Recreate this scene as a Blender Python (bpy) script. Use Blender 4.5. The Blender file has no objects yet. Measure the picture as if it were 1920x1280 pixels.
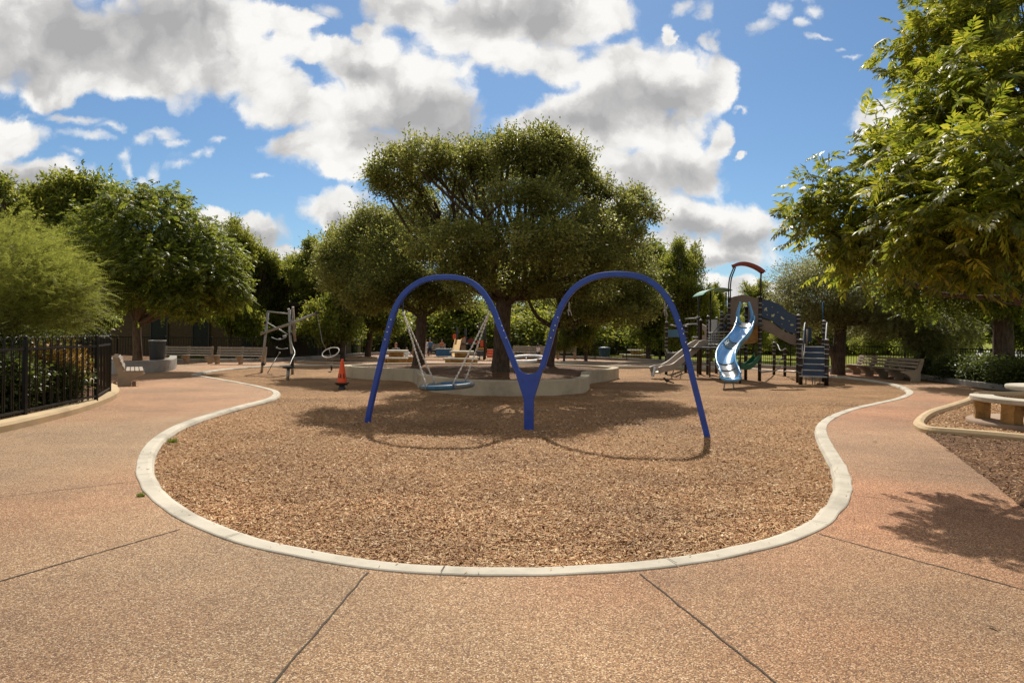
import bpy, bmesh, math, random
import numpy as np
from mathutils import Vector, Matrix, geometry, noise as mnoise

random.seed(7)
RNG = np.random.default_rng(11)
SC = bpy.context.scene
COL = SC.collection
PI = math.pi

# ------------------------------------------------------------------ camera numbers measured on the photograph
F, CX, CY, HC = 1280.0, 960.0, 626.0, 1.6
ROLL = 0.0105
CR, SR = math.cos(ROLL), math.sin(ROLL)

def UV(px, py):
    return (px - CX) * CR + (py - CY) * SR, -(px - CX) * SR + (py - CY) * CR
def G(px, py, z=0.0):
    "point at height z seen at a photo pixel"
    u, v = UV(px, py)
    d = F * (HC - z) / v
    return Vector((u / F * d, d, z))
def P(px, py, d):
    "point at depth d seen at a photo pixel"
    u, v = UV(px, py)
    return Vector((u / F * d, d, HC - v / F * d))

cam = bpy.data.cameras.new('camera'); camo = bpy.data.objects.new('camera', cam); COL.objects.link(camo)
cam.sensor_width = 36.0; cam.lens = 36.0 * F / 1920.0
cam.shift_y = -(640 - CY) / 1920.0
cam.clip_start = 0.05; cam.clip_end = 3000
camo.location = (0, 0, HC); camo.rotation_euler = (PI / 2, -ROLL, 0)
SC.camera = camo

# ------------------------------------------------------------------ object helpers
WL = {}
def tag(o, label=None, cat=None, group=None, kind=None):
    if label: o['label'] = label
    if cat: o['category'] = cat
    if group: o['group'] = group
    if kind: o['kind'] = kind
    return o
def thing(name, label, cat, loc=(0, 0, 0), group=None):
    o = bpy.data.objects.new(name, None); COL.objects.link(o)
    o.empty_display_size = 0.2
    o.location = loc; WL[o.name] = Vector(loc)
    return tag(o, label, cat, group)
def link_mesh(name, me, parent=None, loc=None):
    o = bpy.data.objects.new(name, me); COL.objects.link(o)
    if parent is not None: o.parent = parent
    w = WL.get(parent.name, Vector((0, 0, 0))) if parent is not None else Vector(loc or (0, 0, 0))
    WL[o.name] = Vector(w)
    if parent is None and loc is not None: o.location = loc
    return o
def copy_tree(o, parent=None):
    c = o.copy(); COL.objects.link(c)
    if parent is not None: c.parent = parent
    for ch in list(o.children): copy_tree(ch, c)
    return c

class MB:
    def __init__(s): s.v = []; s.f = []; s.m = []; s.sm = []
    def add(s, vs, fs, mi=0, smooth=False):
        b = len(s.v); s.v += [tuple(p) for p in vs]
        for f in fs: s.f.append([i + b for i in f]); s.m.append(mi); s.sm.append(smooth)
        return s
    def box(s, c, size, M=None, mi=0, bev=0.0):
        x, y, z = (q / 2 for q in size)
        c = Vector(c)
        if bev > 0:
            b = min(bev, x * .9, y * .9, z * .9)
            bm = bmesh.new(); bmesh.ops.create_cube(bm, size=1.0)
            for v in bm.verts: v.co = Vector((v.co.x * 2 * x, v.co.y * 2 * y, v.co.z * 2 * z))
            bmesh.ops.bevel(bm, geom=list(bm.edges), offset=b, segments=2, affect='EDGES', profile=.6)
            vs = [v.co.copy() for v in bm.verts]; bm.verts.index_update()
            fs = [[v.index for v in f.verts] for f in bm.faces]; bm.free()
        else:
            vs = [Vector((a * x, b_ * y, d * z)) for d in (-1, 1) for b_ in (-1, 1) for a in (-1, 1)]
            fs = [(0, 2, 3, 1), (4, 5, 7, 6), (0, 1, 5, 4), (2, 6, 7, 3), (0, 4, 6, 2), (1, 3, 7, 5)]
        if M is not None: vs = [M @ q for q in vs]
        return s.add([q + c for q in vs], fs, mi)
    def bar(s, a, b, w, h=None, mi=0, up=(0, 0, 1), bev=0.0):
        "rectangular bar from a to b"
        a, b = Vector(a), Vector(b); d = b - a; L = d.length; d.normalize()
        up = Vector(up)
        if abs(d.dot(up)) > .98: up = Vector((0, 1, 0))
        x = d.cross(up).normalized(); z = x.cross(d).normalized()
        M = Matrix((x, d, z)).transposed()
        return s.box((a + b) / 2, (w, L, h or w), M, mi, bev)
    def tube(s, pts, r, n=8, mi=0, cap=True, smooth=True, closed=False):
        pts = [Vector(p) for p in pts]; k = len(pts)
        rs = r if isinstance(r, (list, tuple)) else [r] * k
        vs = []; prev = None
        for i, p in enumerate(pts):
            if closed: t = pts[(i + 1) % k] - pts[i - 1]
            else: t = pts[min(i + 1, k - 1)] - pts[max(i - 1, 0)]
            if t.length < 1e-9: t = Vector((0, 0, 1))
            t.normalize()
            if prev is None:
                a = Vector((0, 0, 1)) if abs(t.z) < .9 else Vector((1, 0, 0))
                x = t.cross(a).normalized()
            else:
                x = (prev - t * prev.dot(t))
                x = x.normalized() if x.length > 1e-6 else t.orthogonal().normalized()
            prev = x; y = t.cross(x)
            for j in range(n):
                a = 2 * PI * j / n
                vs.append(p + (x * math.cos(a) + y * math.sin(a)) * rs[i])
        fs = []
        for i in range(k if closed else k - 1):
            i2 = (i + 1) % k
            for j in range(n):
                fs.append((i * n + j, i * n + (j + 1) % n, i2 * n + (j + 1) % n, i2 * n + j))
        s.add(vs, fs, mi, smooth)
        if cap and not closed:
            b = len(s.v) - len(vs)
            s.f.append([b + j for j in reversed(range(n))]); s.m.append(mi); s.sm.append(False)
            s.f.append([b + (k - 1) * n + j for j in range(n)]); s.m.append(mi); s.sm.append(False)
        return s
    def lathe(s, prof, c=(0, 0, 0), n=20, mi=0, smooth=True):
        c = Vector(c); vs = []; fs = []
        for r, z in prof:
            for j in range(n):
                a = 2 * PI * j / n; vs.append(c + Vector((r * math.cos(a), r * math.sin(a), z)))
        for i in range(len(prof) - 1):
            for j in range(n):
                fs.append((i * n + j, i * n + (j + 1) % n, (i + 1) * n + (j + 1) % n, (i + 1) * n + j))
        s.add(vs, fs, mi, smooth); b = len(s.v) - len(vs)
        if prof[0][0] > 1e-4: s.f.append([b + j for j in reversed(range(n))]); s.m.append(mi); s.sm.append(False)
        if prof[-1][0] > 1e-4: s.f.append([b + (len(prof) - 1) * n + j for j in range(n)]); s.m.append(mi); s.sm.append(False)
        return s
    def ball(s, c, r, n=8, mi=0):
        r = r if isinstance(r, (tuple, list)) else (r, r, r)
        k = max(4, n // 2); c = Vector(c); vs = []; fs = []
        for i in range(k + 1):
            t = PI * i / k
            for j in range(n):
                a = 2 * PI * j / n
                vs.append(c + Vector((r[0] * math.sin(t) * math.cos(a), r[1] * math.sin(t) * math.sin(a), r[2] * math.cos(t))))
        for i in range(k):
            for j in range(n): fs.append((i * n + j, (i + 1) * n + j, (i + 1) * n + (j + 1) % n, i * n + (j + 1) % n))
        return s.add(vs, fs, mi, True)
    def slab(s, loops, O, X, Y, N, th, mi=0):
        "flat plate: outline (and holes) in 2D on frame O,X,Y, thickness th along N"
        O, X, Y, N = Vector(O), Vector(X), Vector(Y), Vector(N)
        ll = [[Vector((a, b, 0)) for a, b in lp] for lp in loops]
        tris = geometry.tessellate_polygon(ll)
        flat = [p for lp in ll for p in lp]; n = len(flat)
        vs = [O + X * p.x + Y * p.y + N * (th / 2) for p in flat] + [O + X * p.x + Y * p.y - N * (th / 2) for p in flat]
        fs = []
        for t in tris:
            a, b, c = (flat[i] for i in t)
            if (b - a).cross(c - a).z < 0: t = (t[0], t[2], t[1])
            fs.append(tuple(t)); fs.append((t[0] + n, t[2] + n, t[1] + n))
        o = 0
        for lp in ll:
            k = len(lp)
            for i in range(k):
                j = (i + 1) % k; fs.append((o + i, o + j, o + j + n, o + i + n))
            o += k
        return s.add(vs, fs, mi)
    def sweep(s, path, prof, closed=False, mi=0, smooth=False, zs=None):
        "profile (offset to the left of travel, z) along a ground path"
        k = len(path); vs = []; m = len(prof)
        for i in range(k):
            p = Vector((path[i][0], path[i][1]))
            a = Vector((path[i - 1][0], path[i - 1][1])) if (closed or i > 0) else p
            b = Vector((path[(i + 1) % k][0], path[(i + 1) % k][1])) if (closed or i < k - 1) else p
            t = (b - a).normalized(); nn = Vector((-t.y, t.x))
            dz = zs[i] if zs else 0.0
            for o, z in prof:
                q = p + nn * o; vs.append((q.x, q.y, z + dz))
        fs = []
        for i in range(k if closed else k - 1):
            i2 = (i + 1) % k
            for j in range(m):
                j2 = (j + 1) % m
                fs.append((i * m + j, i2 * m + j, i2 * m + j2, i * m + j2))
        s.add(vs, fs, mi, smooth)
        if not closed:
            b = len(s.v) - len(vs)
            s.f.append([b + j for j in range(m)]); s.m.append(mi); s.sm.append(False)
            s.f.append([b + (k - 1) * m + j for j in reversed(range(m))]); s.m.append(mi); s.sm.append(False)
        return s
    def build(s, name, mats, parent=None, local=False, loc=None):
        if not isinstance(mats, (list, tuple)): mats = [mats]
        w = Vector((0, 0, 0))
        if not local:
            if parent is not None: w = WL.get(parent.name, w)
            elif loc is not None: w = Vector(loc)
        me = bpy.data.meshes.new(name)
        me.from_pydata([(p[0] - w.x, p[1] - w.y, p[2] - w.z) for p in s.v], [], s.f)
        me.polygons.foreach_set('material_index', s.m)
        me.polygons.foreach_set('use_smooth', s.sm)
        for m in mats: me.materials.append(m)
        bm = bmesh.new(); bm.from_mesh(me); bmesh.ops.recalc_face_normals(bm, faces=bm.faces); bm.to_mesh(me); bm.free()
        me.update()
        return link_mesh(name, me, parent, loc)

def quads_obj(name, V, mat, parent=None, k=4):
    "V: (N*k,3) array, every k vertices one face; world coordinates"
    w = WL.get(parent.name, Vector((0, 0, 0))) if parent is not None else Vector((0, 0, 0))
    V = np.asarray(V, dtype=np.float32).reshape(-1, 3) - np.array(w, dtype=np.float32)
    n = len(V); nf = n // k
    me = bpy.data.meshes.new(name)
    me.vertices.add(n); me.vertices.foreach_set('co', V.ravel())
    me.loops.add(n); me.loops.foreach_set('vertex_index', np.arange(n, dtype=np.int32))
    me.polygons.add(nf); me.polygons.foreach_set('loop_start', np.arange(0, n, k, dtype=np.int32))
    me.polygons.foreach_set('loop_total', np.full(nf, k, dtype=np.int32))
    me.materials.append(mat); me.update(calc_edges=True)
    return link_mesh(name, me, parent)

def smooth_path(pts, n=8, closed=True):
    pts = [Vector((p[0], p[1])) for p in pts]; k = len(pts); out = []
    rng = range(k) if closed else range(k - 1)
    for i in rng:
        if closed: p0, p1, p2, p3 = pts[i - 1], pts[i], pts[(i + 1) % k], pts[(i + 2) % k]
        else: p0, p1, p2, p3 = pts[max(i - 1, 0)], pts[i], pts[i + 1], pts[min(i + 2, k - 1)]
        def tj(t, a, b): return t + max((b - a).length, 1e-4) ** .5
        t0 = 0; t1 = tj(t0, p0, p1); t2 = tj(t1, p1, p2); t3 = tj(t2, p2, p3)
        for j in range(n):
            t = t1 + (t2 - t1) * j / n
            A1 = p0 * ((t1 - t) / (t1 - t0)) + p1 * ((t - t0) / (t1 - t0))
            A2 = p1 * ((t2 - t) / (t2 - t1)) + p2 * ((t - t1) / (t2 - t1))
            A3 = p2 * ((t3 - t) / (t3 - t2)) + p3 * ((t - t2) / (t3 - t2))
            B1 = A1 * ((t2 - t) / (t2 - t0)) + A2 * ((t - t0) / (t2 - t0))
            B2 = A2 * ((t3 - t) / (t3 - t1)) + A3 * ((t - t1) / (t3 - t1))
            out.append(B1 * ((t2 - t) / (t2 - t1)) + B2 * ((t - t1) / (t2 - t1)))
    if not closed: out.append(pts[-1])
    return out
def resample(path, step, closed=False):
    out = []; pts = list(path) + ([path[0]] if closed else [])
    for a, b in zip(pts[:-1], pts[1:]):
        L = (b - a).length; k = max(1, int(round(L / step)))
        for i in range(k): out.append(a.lerp(b, i / k))
    if not closed: out.append(pts[-1])
    return out
def curve3(pts, n=8):
    "catmull-rom through 3D points"
    pts = [Vector(p) for p in pts]; k = len(pts); out = []
    for i in range(k - 1):
        p0, p1, p2, p3 = pts[max(i - 1, 0)], pts[i], pts[i + 1], pts[min(i + 2, k - 1)]
        for j in range(n):
            t = j / n
            out.append(0.5 * ((2 * p1) + (p2 - p0) * t + (2 * p0 - 5 * p1 + 4 * p2 - p3) * t * t + (3 * p1 - p0 - 3 * p2 + p3) * t ** 3))
    out.append(pts[-1]); return out
def in_poly(X, Y, poly):
    inside = np.zeros(len(X), dtype=bool); k = len(poly); j = k - 1
    for i in range(k):
        xi, yi, xj, yj = poly[i][0], poly[i][1], poly[j][0], poly[j][1]
        c = ((yi > Y) != (yj > Y)) & (X < (xj - xi) * (Y - yi) / (yj - yi + 1e-12) + xi)
        inside ^= c; j = i
    return inside

# ------------------------------------------------------------------ materials
def newmat(name):
    m = bpy.data.materials.new(name); m.use_nodes = True
    nt = m.node_tree; bs = nt.nodes['Principled BSDF']
    return m, nt, bs
def N(nt, typ, **kw):
    n = nt.nodes.new(typ)
    for k, v in kw.items():
        if k in ('operation', 'blend_type', 'data_type', 'noise_dimensions', 'feature', 'distance', 'vector_type', 'interpolation_type', 'voronoi_dimensions', 'clamp', 'use_clamp', 'clamp_factor', 'sky_type', 'mode', 'normalize'):
            setattr(n, k, v)
        else: n.inputs[k].default_value = v
    return n
def L(nt, a, b): nt.links.new(a, b)
def ramp(nt, fac, stops):
    r = nt.nodes.new('ShaderNodeValToRGB'); e = r.color_ramp.elements
    while len(e) < len(stops): e.new(.5)
    for i, (p, c) in enumerate(stops):
        e[i].position = p; e[i].color = (c[0], c[1], c[2], 1)
    L(nt, fac, r.inputs[0]); return r.outputs[0]
def objco(nt, scale=None):
    t = nt.nodes.new('ShaderNodeTexCoord'); o = t.outputs['Object']
    if scale:
        mp = nt.nodes.new('ShaderNodeMapping'); mp.inputs['Scale'].default_value = scale
        L(nt, o, mp.inputs[0]); o = mp.outputs[0]
    return o
def mat(name, c, rough=.6, metal=0.0, vary=.15, scale=6.0, bump=0.0, bscale=60.0, c2=None, spec=.5, coat=0.0):
    "painted / plain surface with uneven tone and a little dirt"
    m, nt, bs = newmat(name); co = objco(nt)
    nz = N(nt, 'ShaderNodeTexNoise', Scale=scale, Detail=6.0, Roughness=.65); L(nt, co, nz.inputs['Vector'])
    c2 = c2 or tuple(q * (1 - vary * 2) for q in c)
    c3 = tuple(min(1, q * (1 + vary)) for q in c)
    col = ramp(nt, nz.outputs[0], [(.3, c2), (.52, c), (.75, c3)])
    L(nt, col, bs.inputs['Base Color'])
    rr = N(nt, 'ShaderNodeMapRange'); rr.inputs[3].default_value = max(0, rough - .12); rr.inputs[4].default_value = min(1, rough + .15)
    L(nt, nz.outputs[0], rr.inputs[0]); L(nt, rr.outputs[0], bs.inputs['Roughness'])
    bs.inputs['Metallic'].default_value = metal; bs.inputs['Specular IOR Level'].default_value = spec
    if coat: bs.inputs['Coat Weight'].default_value = coat; bs.inputs['Coat Roughness'].default_value = .15
    if bump:
        b2 = N(nt, 'ShaderNodeTexNoise', Scale=bscale, Detail=5.0); L(nt, co, b2.inputs['Vector'])
        bp = N(nt, 'ShaderNodeBump', Strength=bump, Distance=.02); L(nt, b2.outputs[0], bp.inputs['Height']); L(nt, bp.outputs[0], bs.inputs['Normal'])
    return m
def aggregate(name, stops, tint2, sc=78.0):
    "exposed pebble concrete"
    m, nt, bs = newmat(name); co = objco(nt)
    wn = N(nt, 'ShaderNodeTexNoise', Scale=40.0, Detail=2.0); L(nt, co, wn.inputs['Vector'])
    wm = N(nt, 'ShaderNodeVectorMath', operation='MULTIPLY_ADD'); wm.inputs[1].default_value = (.012, .012, .012)
    L(nt, wn.outputs['Color'], wm.inputs[0]); L(nt, co, wm.inputs[2])
    vo = N(nt, 'ShaderNodeTexVoronoi', Scale=sc); L(nt, wm.outputs[0], vo.inputs['Vector'])
    v2 = N(nt, 'ShaderNodeTexVoronoi', Scale=sc * 2.1); L(nt, wm.outputs[0], v2.inputs['Vector'])
    sep = N(nt, 'ShaderNodeSeparateColor'); L(nt, vo.outputs['Color'], sep.inputs[0])
    col = ramp(nt, sep.outputs[0], stops)
    # sand and cement between the stones
    ed = N(nt, 'ShaderNodeMapRange', interpolation_type='SMOOTHSTEP'); ed.inputs[1].default_value = .5; ed.inputs[2].default_value = .85
    dd = N(nt, 'ShaderNodeMath', operation='MULTIPLY'); dd.inputs[1].default_value = 1.0
    L(nt, vo.outputs['Distance'], dd.inputs[0]); L(nt, dd.outputs[0], ed.inputs[0])
    mx = N(nt, 'ShaderNodeMix', data_type='RGBA'); L(nt, ed.outputs[0], mx.inputs[0]); L(nt, col, mx.inputs[6])
    mx.inputs[7].default_value = (.17, .105, .06, 1)
    # broad weathering
    big = N(nt, 'ShaderNodeTexNoise', Scale=.42, Detail=7.0, Roughness=.62); L(nt, co, big.inputs['Vector'])
    bf = N(nt, 'ShaderNodeMapRange'); bf.inputs[1].default_value = .33; bf.inputs[2].default_value = .68; bf.inputs[3].default_value = .66; bf.inputs[4].default_value = 1.12
    L(nt, big.outputs[0], bf.inputs[0])
    m2 = N(nt, 'ShaderNodeMix', data_type='RGBA', blend_type='MULTIPLY'); m2.inputs[0].default_value = 1
    L(nt, mx.outputs[2], m2.inputs[6]); L(nt, bf.outputs[0], m2.inputs[7])
    # the newer pour is pinker
    big2 = N(nt, 'ShaderNodeTexNoise', Scale=.16, Detail=3.0); L(nt, co, big2.inputs['Vector'])
    tf = N(nt, 'ShaderNodeMapRange', interpolation_type='SMOOTHSTEP'); tf.inputs[1].default_value = .42; tf.inputs[2].default_value = .6
    L(nt, big2.outputs[0], tf.inputs[0])
    m3 = N(nt, 'ShaderNodeMix', data_type='RGBA', blend_type='MULTIPLY'); L(nt, tf.outputs[0], m3.inputs[0]); L(nt, m2.outputs[2], m3.inputs[6])
    m3.inputs[7].default_value = tint2 + (1,)
    # each poured slab has its own tone: slabs are bounded by the paving joints
    def side(a, b, flip):
        A, B = G(*a), G(*b); d = (B - A).normalized(); n = Vector((-d.y, d.x, 0)) * (-1 if flip else 1)
        dt = N(nt, 'ShaderNodeVectorMath', operation='DOT_PRODUCT'); dt.inputs[1].default_value = n; L(nt, co, dt.inputs[0])
        sb = N(nt, 'ShaderNodeMath', operation='SUBTRACT'); sb.inputs[1].default_value = n.dot(A); L(nt, dt.outputs['Value'], sb.inputs[0]); return sb.outputs[0]
    J1, J2, J3, J5 = ((470,1330),(690,1073)), ((1200,1076),(1500,1316)), ((-60,1107),(338,992)), ((1535,1001),(1960,1116))
    prev = m3
    for (ja, fa), (jb, fb), tone in (((J1, False), (J3, True), (.94, .935, .93)), ((J1, True), (J2, True), (1.03, .995, .96)), ((J2, False), (J5, True), (1.0, .97, .94)), ((J3, False), (J3, False), (1.0, 1.0, .99)), ((J5, False), (J5, False), (1.06, .94, .89))):
        mn = N(nt, 'ShaderNodeMath', operation='MINIMUM'); L(nt, side(*ja, fa), mn.inputs[0]); L(nt, side(*jb, fb), mn.inputs[1])
        gt = N(nt, 'ShaderNodeMath', operation='GREATER_THAN'); gt.inputs[1].default_value = 0; L(nt, mn.outputs[0], gt.inputs[0])
        mk = N(nt, 'ShaderNodeMix', data_type='RGBA', blend_type='MULTIPLY'); L(nt, gt.outputs[0], mk.inputs[0]); L(nt, prev.outputs[2], mk.inputs[6]); mk.inputs[7].default_value = tone + (1,); prev = mk
    m3 = prev
    # small dark specks and stains
    sp = N(nt, 'ShaderNodeTexNoise', Scale=14.0, Detail=4.0, Roughness=.8); L(nt, co, sp.inputs['Vector'])
    sf = N(nt, 'ShaderNodeMapRange'); sf.inputs[1].default_value = .66; sf.inputs[2].default_value = .78; sf.inputs[4].default_value = .35
    L(nt, sp.outputs[0], sf.inputs[0])
    m4 = N(nt, 'ShaderNodeMix', data_type='RGBA', blend_type='MULTIPLY'); L(nt, sf.outputs[0], m4.inputs[0]); L(nt, m3.outputs[2], m4.inputs[6]); m4.inputs[7].default_value = (.5, .48, .46, 1)
    L(nt, m4.outputs[2], bs.inputs['Base Color'])
    hh = N(nt, 'ShaderNodeMath', operation='MULTIPLY_ADD'); hh.inputs[1].default_value = .35; L(nt, v2.outputs['Distance'], hh.inputs[0]); L(nt, vo.outputs['Distance'], hh.inputs[2])
    inv = N(nt, 'ShaderNodeMath', operation='SUBTRACT'); inv.inputs[0].default_value = 1; L(nt, hh.outputs[0], inv.inputs[1])
    bp = N(nt, 'ShaderNodeBump', Strength=.75, Distance=.006); L(nt, inv.outputs[0], bp.inputs['Height']); L(nt, bp.outputs[0], bs.inputs['Normal'])
    bs.inputs['Roughness'].default_value = .72; bs.inputs['Specular IOR Level'].default_value = .35
    return m
def chips_ground(name, stops, sc=32.0):
    "bed of bark and wood chips: stretched cells at two angles"
    m, nt, bs = newmat(name)
    outs = []
    for rot, s in ((.5, 1.0), (2.0, 1.15)):
        t = nt.nodes.new('ShaderNodeTexCoord'); mp = nt.nodes.new('ShaderNodeMapping')
        mp.inputs['Rotation'].default_value = (0, 0, rot); mp.inputs['Scale'].default_value = (s, s * 2.6, s)
        L(nt, t.outputs['Object'], mp.inputs[0])
        nz = N(nt, 'ShaderNodeTexNoise', Scale=9.0, Detail=3.0); L(nt, mp.outputs[0], nz.inputs['Vector'])
        wm = N(nt, 'ShaderNodeVectorMath', operation='MULTIPLY_ADD'); wm.inputs[1].default_value = (.09, .09, .09)
        L(nt, nz.outputs['Color'], wm.inputs[0]); L(nt, mp.outputs[0], wm.inputs[2])
        vo = N(nt, 'ShaderNodeTexVoronoi', Scale=sc); L(nt, wm.outputs[0], vo.inputs['Vector']); outs.append(vo)
    pick = N(nt, 'ShaderNodeTexNoise', Scale=26.0, Detail=2.0); L(nt, objco(nt), pick.inputs['Vector'])
    st = N(nt, 'ShaderNodeMath', operation='GREATER_THAN'); st.inputs[1].default_value = .5; L(nt, pick.outputs[0], st.inputs[0])
    mc = N(nt, 'ShaderNodeMix', data_type='RGBA'); L(nt, st.outputs[0], mc.inputs[0]); L(nt, outs[0].outputs['Color'], mc.inputs[6]); L(nt, outs[1].outputs['Color'], mc.inputs[7])
    md = N(nt, 'ShaderNodeMix', data_type='FLOAT'); L(nt, st.outputs[0], md.inputs[0]); L(nt, outs[0].outputs['Distance'], md.inputs[2]); L(nt, outs[1].outputs['Distance'], md.inputs[3])
    sep = N(nt, 'ShaderNodeSeparateColor'); L(nt, mc.outputs[2], sep.inputs[0])
    col = ramp(nt, sep.outputs[0], stops)
    big = N(nt, 'ShaderNodeTexNoise', Scale=.5, Detail=5.0, Roughness=.6); L(nt, objco(nt), big.inputs['Vector'])
    bf = N(nt, 'ShaderNodeMapRange'); bf.inputs[1].default_value = .3; bf.inputs[2].default_value = .68; bf.inputs[3].default_value = .64; bf.inputs[4].default_value = 1.16
    L(nt, big.outputs[0], bf.inputs[0])
    m2 = N(nt, 'ShaderNodeMix', data_type='RGBA', blend_type='MULTIPLY'); m2.inputs[0].default_value = 1; L(nt, col, m2.inputs[6]); L(nt, bf.outputs[0], m2.inputs[7])
    L(nt, m2.outputs[2], bs.inputs['Base Color'])
    inv = N(nt, 'ShaderNodeMath', operation='SUBTRACT'); inv.inputs[0].default_value = 1; L(nt, md.outputs[0], inv.inputs[1])
    bp = N(nt, 'ShaderNodeBump', Strength=1.0, Distance=.03); L(nt, inv.outputs[0], bp.inputs['Height']); L(nt, bp.outputs[0], bs.inputs['Normal'])
    bs.inputs['Roughness'].default_value = .8; bs.inputs['Specular IOR Level'].default_value = .25
    return m
def chips_mat(name, stops):
    m, nt, bs = newmat(name)
    g = nt.nodes.new('ShaderNodeNewGeometry')
    col = ramp(nt, g.outputs['Random Per Island'], stops)
    big = N(nt, 'ShaderNodeTexNoise', Scale=.6, Detail=4.0); L(nt, objco(nt), big.inputs['Vector'])
    bf = N(nt, 'ShaderNodeMapRange'); bf.inputs[1].default_value = .3; bf.inputs[2].default_value = .68; bf.inputs[3].default_value = .66; bf.inputs[4].default_value = 1.16
    L(nt, big.outputs[0], bf.inputs[0])
    m2 = N(nt, 'ShaderNodeMix', data_type='RGBA', blend_type='MULTIPLY'); m2.inputs[0].default_value = 1; L(nt, col, m2.inputs[6]); L(nt, bf.outputs[0], m2.inputs[7])
    L(nt, m2.outputs[2], bs.inputs['Base Color']); bs.inputs['Roughness'].default_value = .7; bs.inputs['Specular IOR Level'].default_value = .3
    return m
def leafmat(name, dark, mid, light, trans, tf=.45, rough=.42, spec=.5, nscale=.7):
    m, nt, bs = newmat(name)
    g = nt.nodes.new('ShaderNodeNewGeometry')
    nz = N(nt, 'ShaderNodeTexNoise', Scale=nscale, Detail=3.0); L(nt, objco(nt), nz.inputs['Vector'])
    mixf = N(nt, 'ShaderNodeMath', operation='MULTIPLY_ADD'); mixf.inputs[1].default_value = .55
    L(nt, g.outputs['Random Per Island'], mixf.inputs[0])
    h = N(nt, 'ShaderNodeMath', operation='MULTIPLY'); h.inputs[1].default_value = .5; L(nt, nz.outputs[0], h.inputs[0]); L(nt, h.outputs[0], mixf.inputs[2])
    col = ramp(nt, mixf.outputs[0], [(.15, dark), (.5, mid), (.85, light)])
    L(nt, col, bs.inputs['Base Color']); bs.inputs['Roughness'].default_value = rough; bs.inputs['Specular IOR Level'].default_value = spec
    tr = nt.nodes.new('ShaderNodeBsdfTranslucent')
    k = tuple(trans[i] / max(mid[i], 1e-3) for i in range(3))
    tm = N(nt, 'ShaderNodeMix', data_type='RGBA', blend_type='MULTIPLY'); tm.inputs[0].default_value = 1
    L(nt, col, tm.inputs[6]); tm.inputs[7].default_value = k + (1,)
    L(nt, tm.outputs[2], tr.inputs[0])
    ms = nt.nodes.new('ShaderNodeMixShader'); ms.inputs[0].default_value = tf
    L(nt, bs.outputs[0], ms.inputs[1]); L(nt, tr.outputs[0], ms.inputs[2])
    L(nt, ms.outputs[0], nt.nodes['Material Output'].inputs[0])
    return m
def bark(name, c1, c2):
    m, nt, bs = newmat(name); co = objco(nt, (1, 1, .25))
    nz = N(nt, 'ShaderNodeTexNoise', Scale=16.0, Detail=8.0, Roughness=.7); L(nt, co, nz.inputs['Vector'])
    L(nt, ramp(nt, nz.outputs[0], [(.35, c1), (.65, c2)]), bs.inputs['Base Color'])
    bp = N(nt, 'ShaderNodeBump', Strength=.9, Distance=.05); L(nt, nz.outputs[0], bp.inputs['Height']); L(nt, bp.outputs[0], bs.inputs['Normal'])
    bs.inputs['Roughness'].default_value = .9; bs.inputs['Specular IOR Level'].default_value = .2
    return m
def concrete(name, c, stain=.25):
    m, nt, bs = newmat(name); co = objco(nt)
    a = N(nt, 'ShaderNodeTexNoise', Scale=1.3, Detail=8.0, Roughness=.65); L(nt, co, a.inputs['Vector'])
    b = N(nt, 'ShaderNodeTexNoise', Scale=28.0, Detail=6.0, Roughness=.75); L(nt, co, b.inputs['Vector'])
    c1 = tuple(q * (1 - stain) for q in c); c3 = tuple(min(1, q * 1.12) for q in c)
    base = ramp(nt, a.outputs[0], [(.32, c1), (.52, c), (.7, c3)])
    pit = N(nt, 'ShaderNodeMapRange'); pit.inputs[1].default_value = .62; pit.inputs[2].default_value = .74; pit.inputs[4].default_value = .55
    L(nt, b.outputs[0], pit.inputs[0])
    mx = N(nt, 'ShaderNodeMix', data_type='RGBA', blend_type='MULTIPLY'); L(nt, pit.outputs[0], mx.inputs[0]); L(nt, base, mx.inputs[6]); mx.inputs[7].default_value = (.6, .57, .52, 1)
    L(nt, mx.outputs[2], bs.inputs['Base Color'])
    bp = N(nt, 'ShaderNodeBump', Strength=.35, Distance=.008); L(nt, b.outputs[0], bp.inputs['Height']); L(nt, bp.outputs[0], bs.inputs['Normal'])
    bs.inputs['Roughness'].default_value = .85; bs.inputs['Specular IOR Level'].default_value = .25
    return m
def brickmat(name):
    m, nt, bs = newmat(name); co = objco(nt)
    mp = nt.nodes.new('ShaderNodeMapping'); mp.inputs['Rotation'].default_value = (PI / 2, 0, 0); L(nt, co, mp.inputs[0])
    br = nt.nodes.new('ShaderNodeTexBrick'); br.inputs['Scale'].default_value = 4.0
    br.inputs['Color1'].default_value = (.07, .04, .022, 1); br.inputs['Color2'].default_value = (.10, .06, .034, 1); br.inputs['Mortar'].default_value = (.11, .09, .07, 1)
    L(nt, mp.outputs[0], br.inputs['Vector']); L(nt, br.outputs[0], bs.inputs['Base Color']); bs.inputs['Roughness'].default_value = .9
    return m

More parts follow.
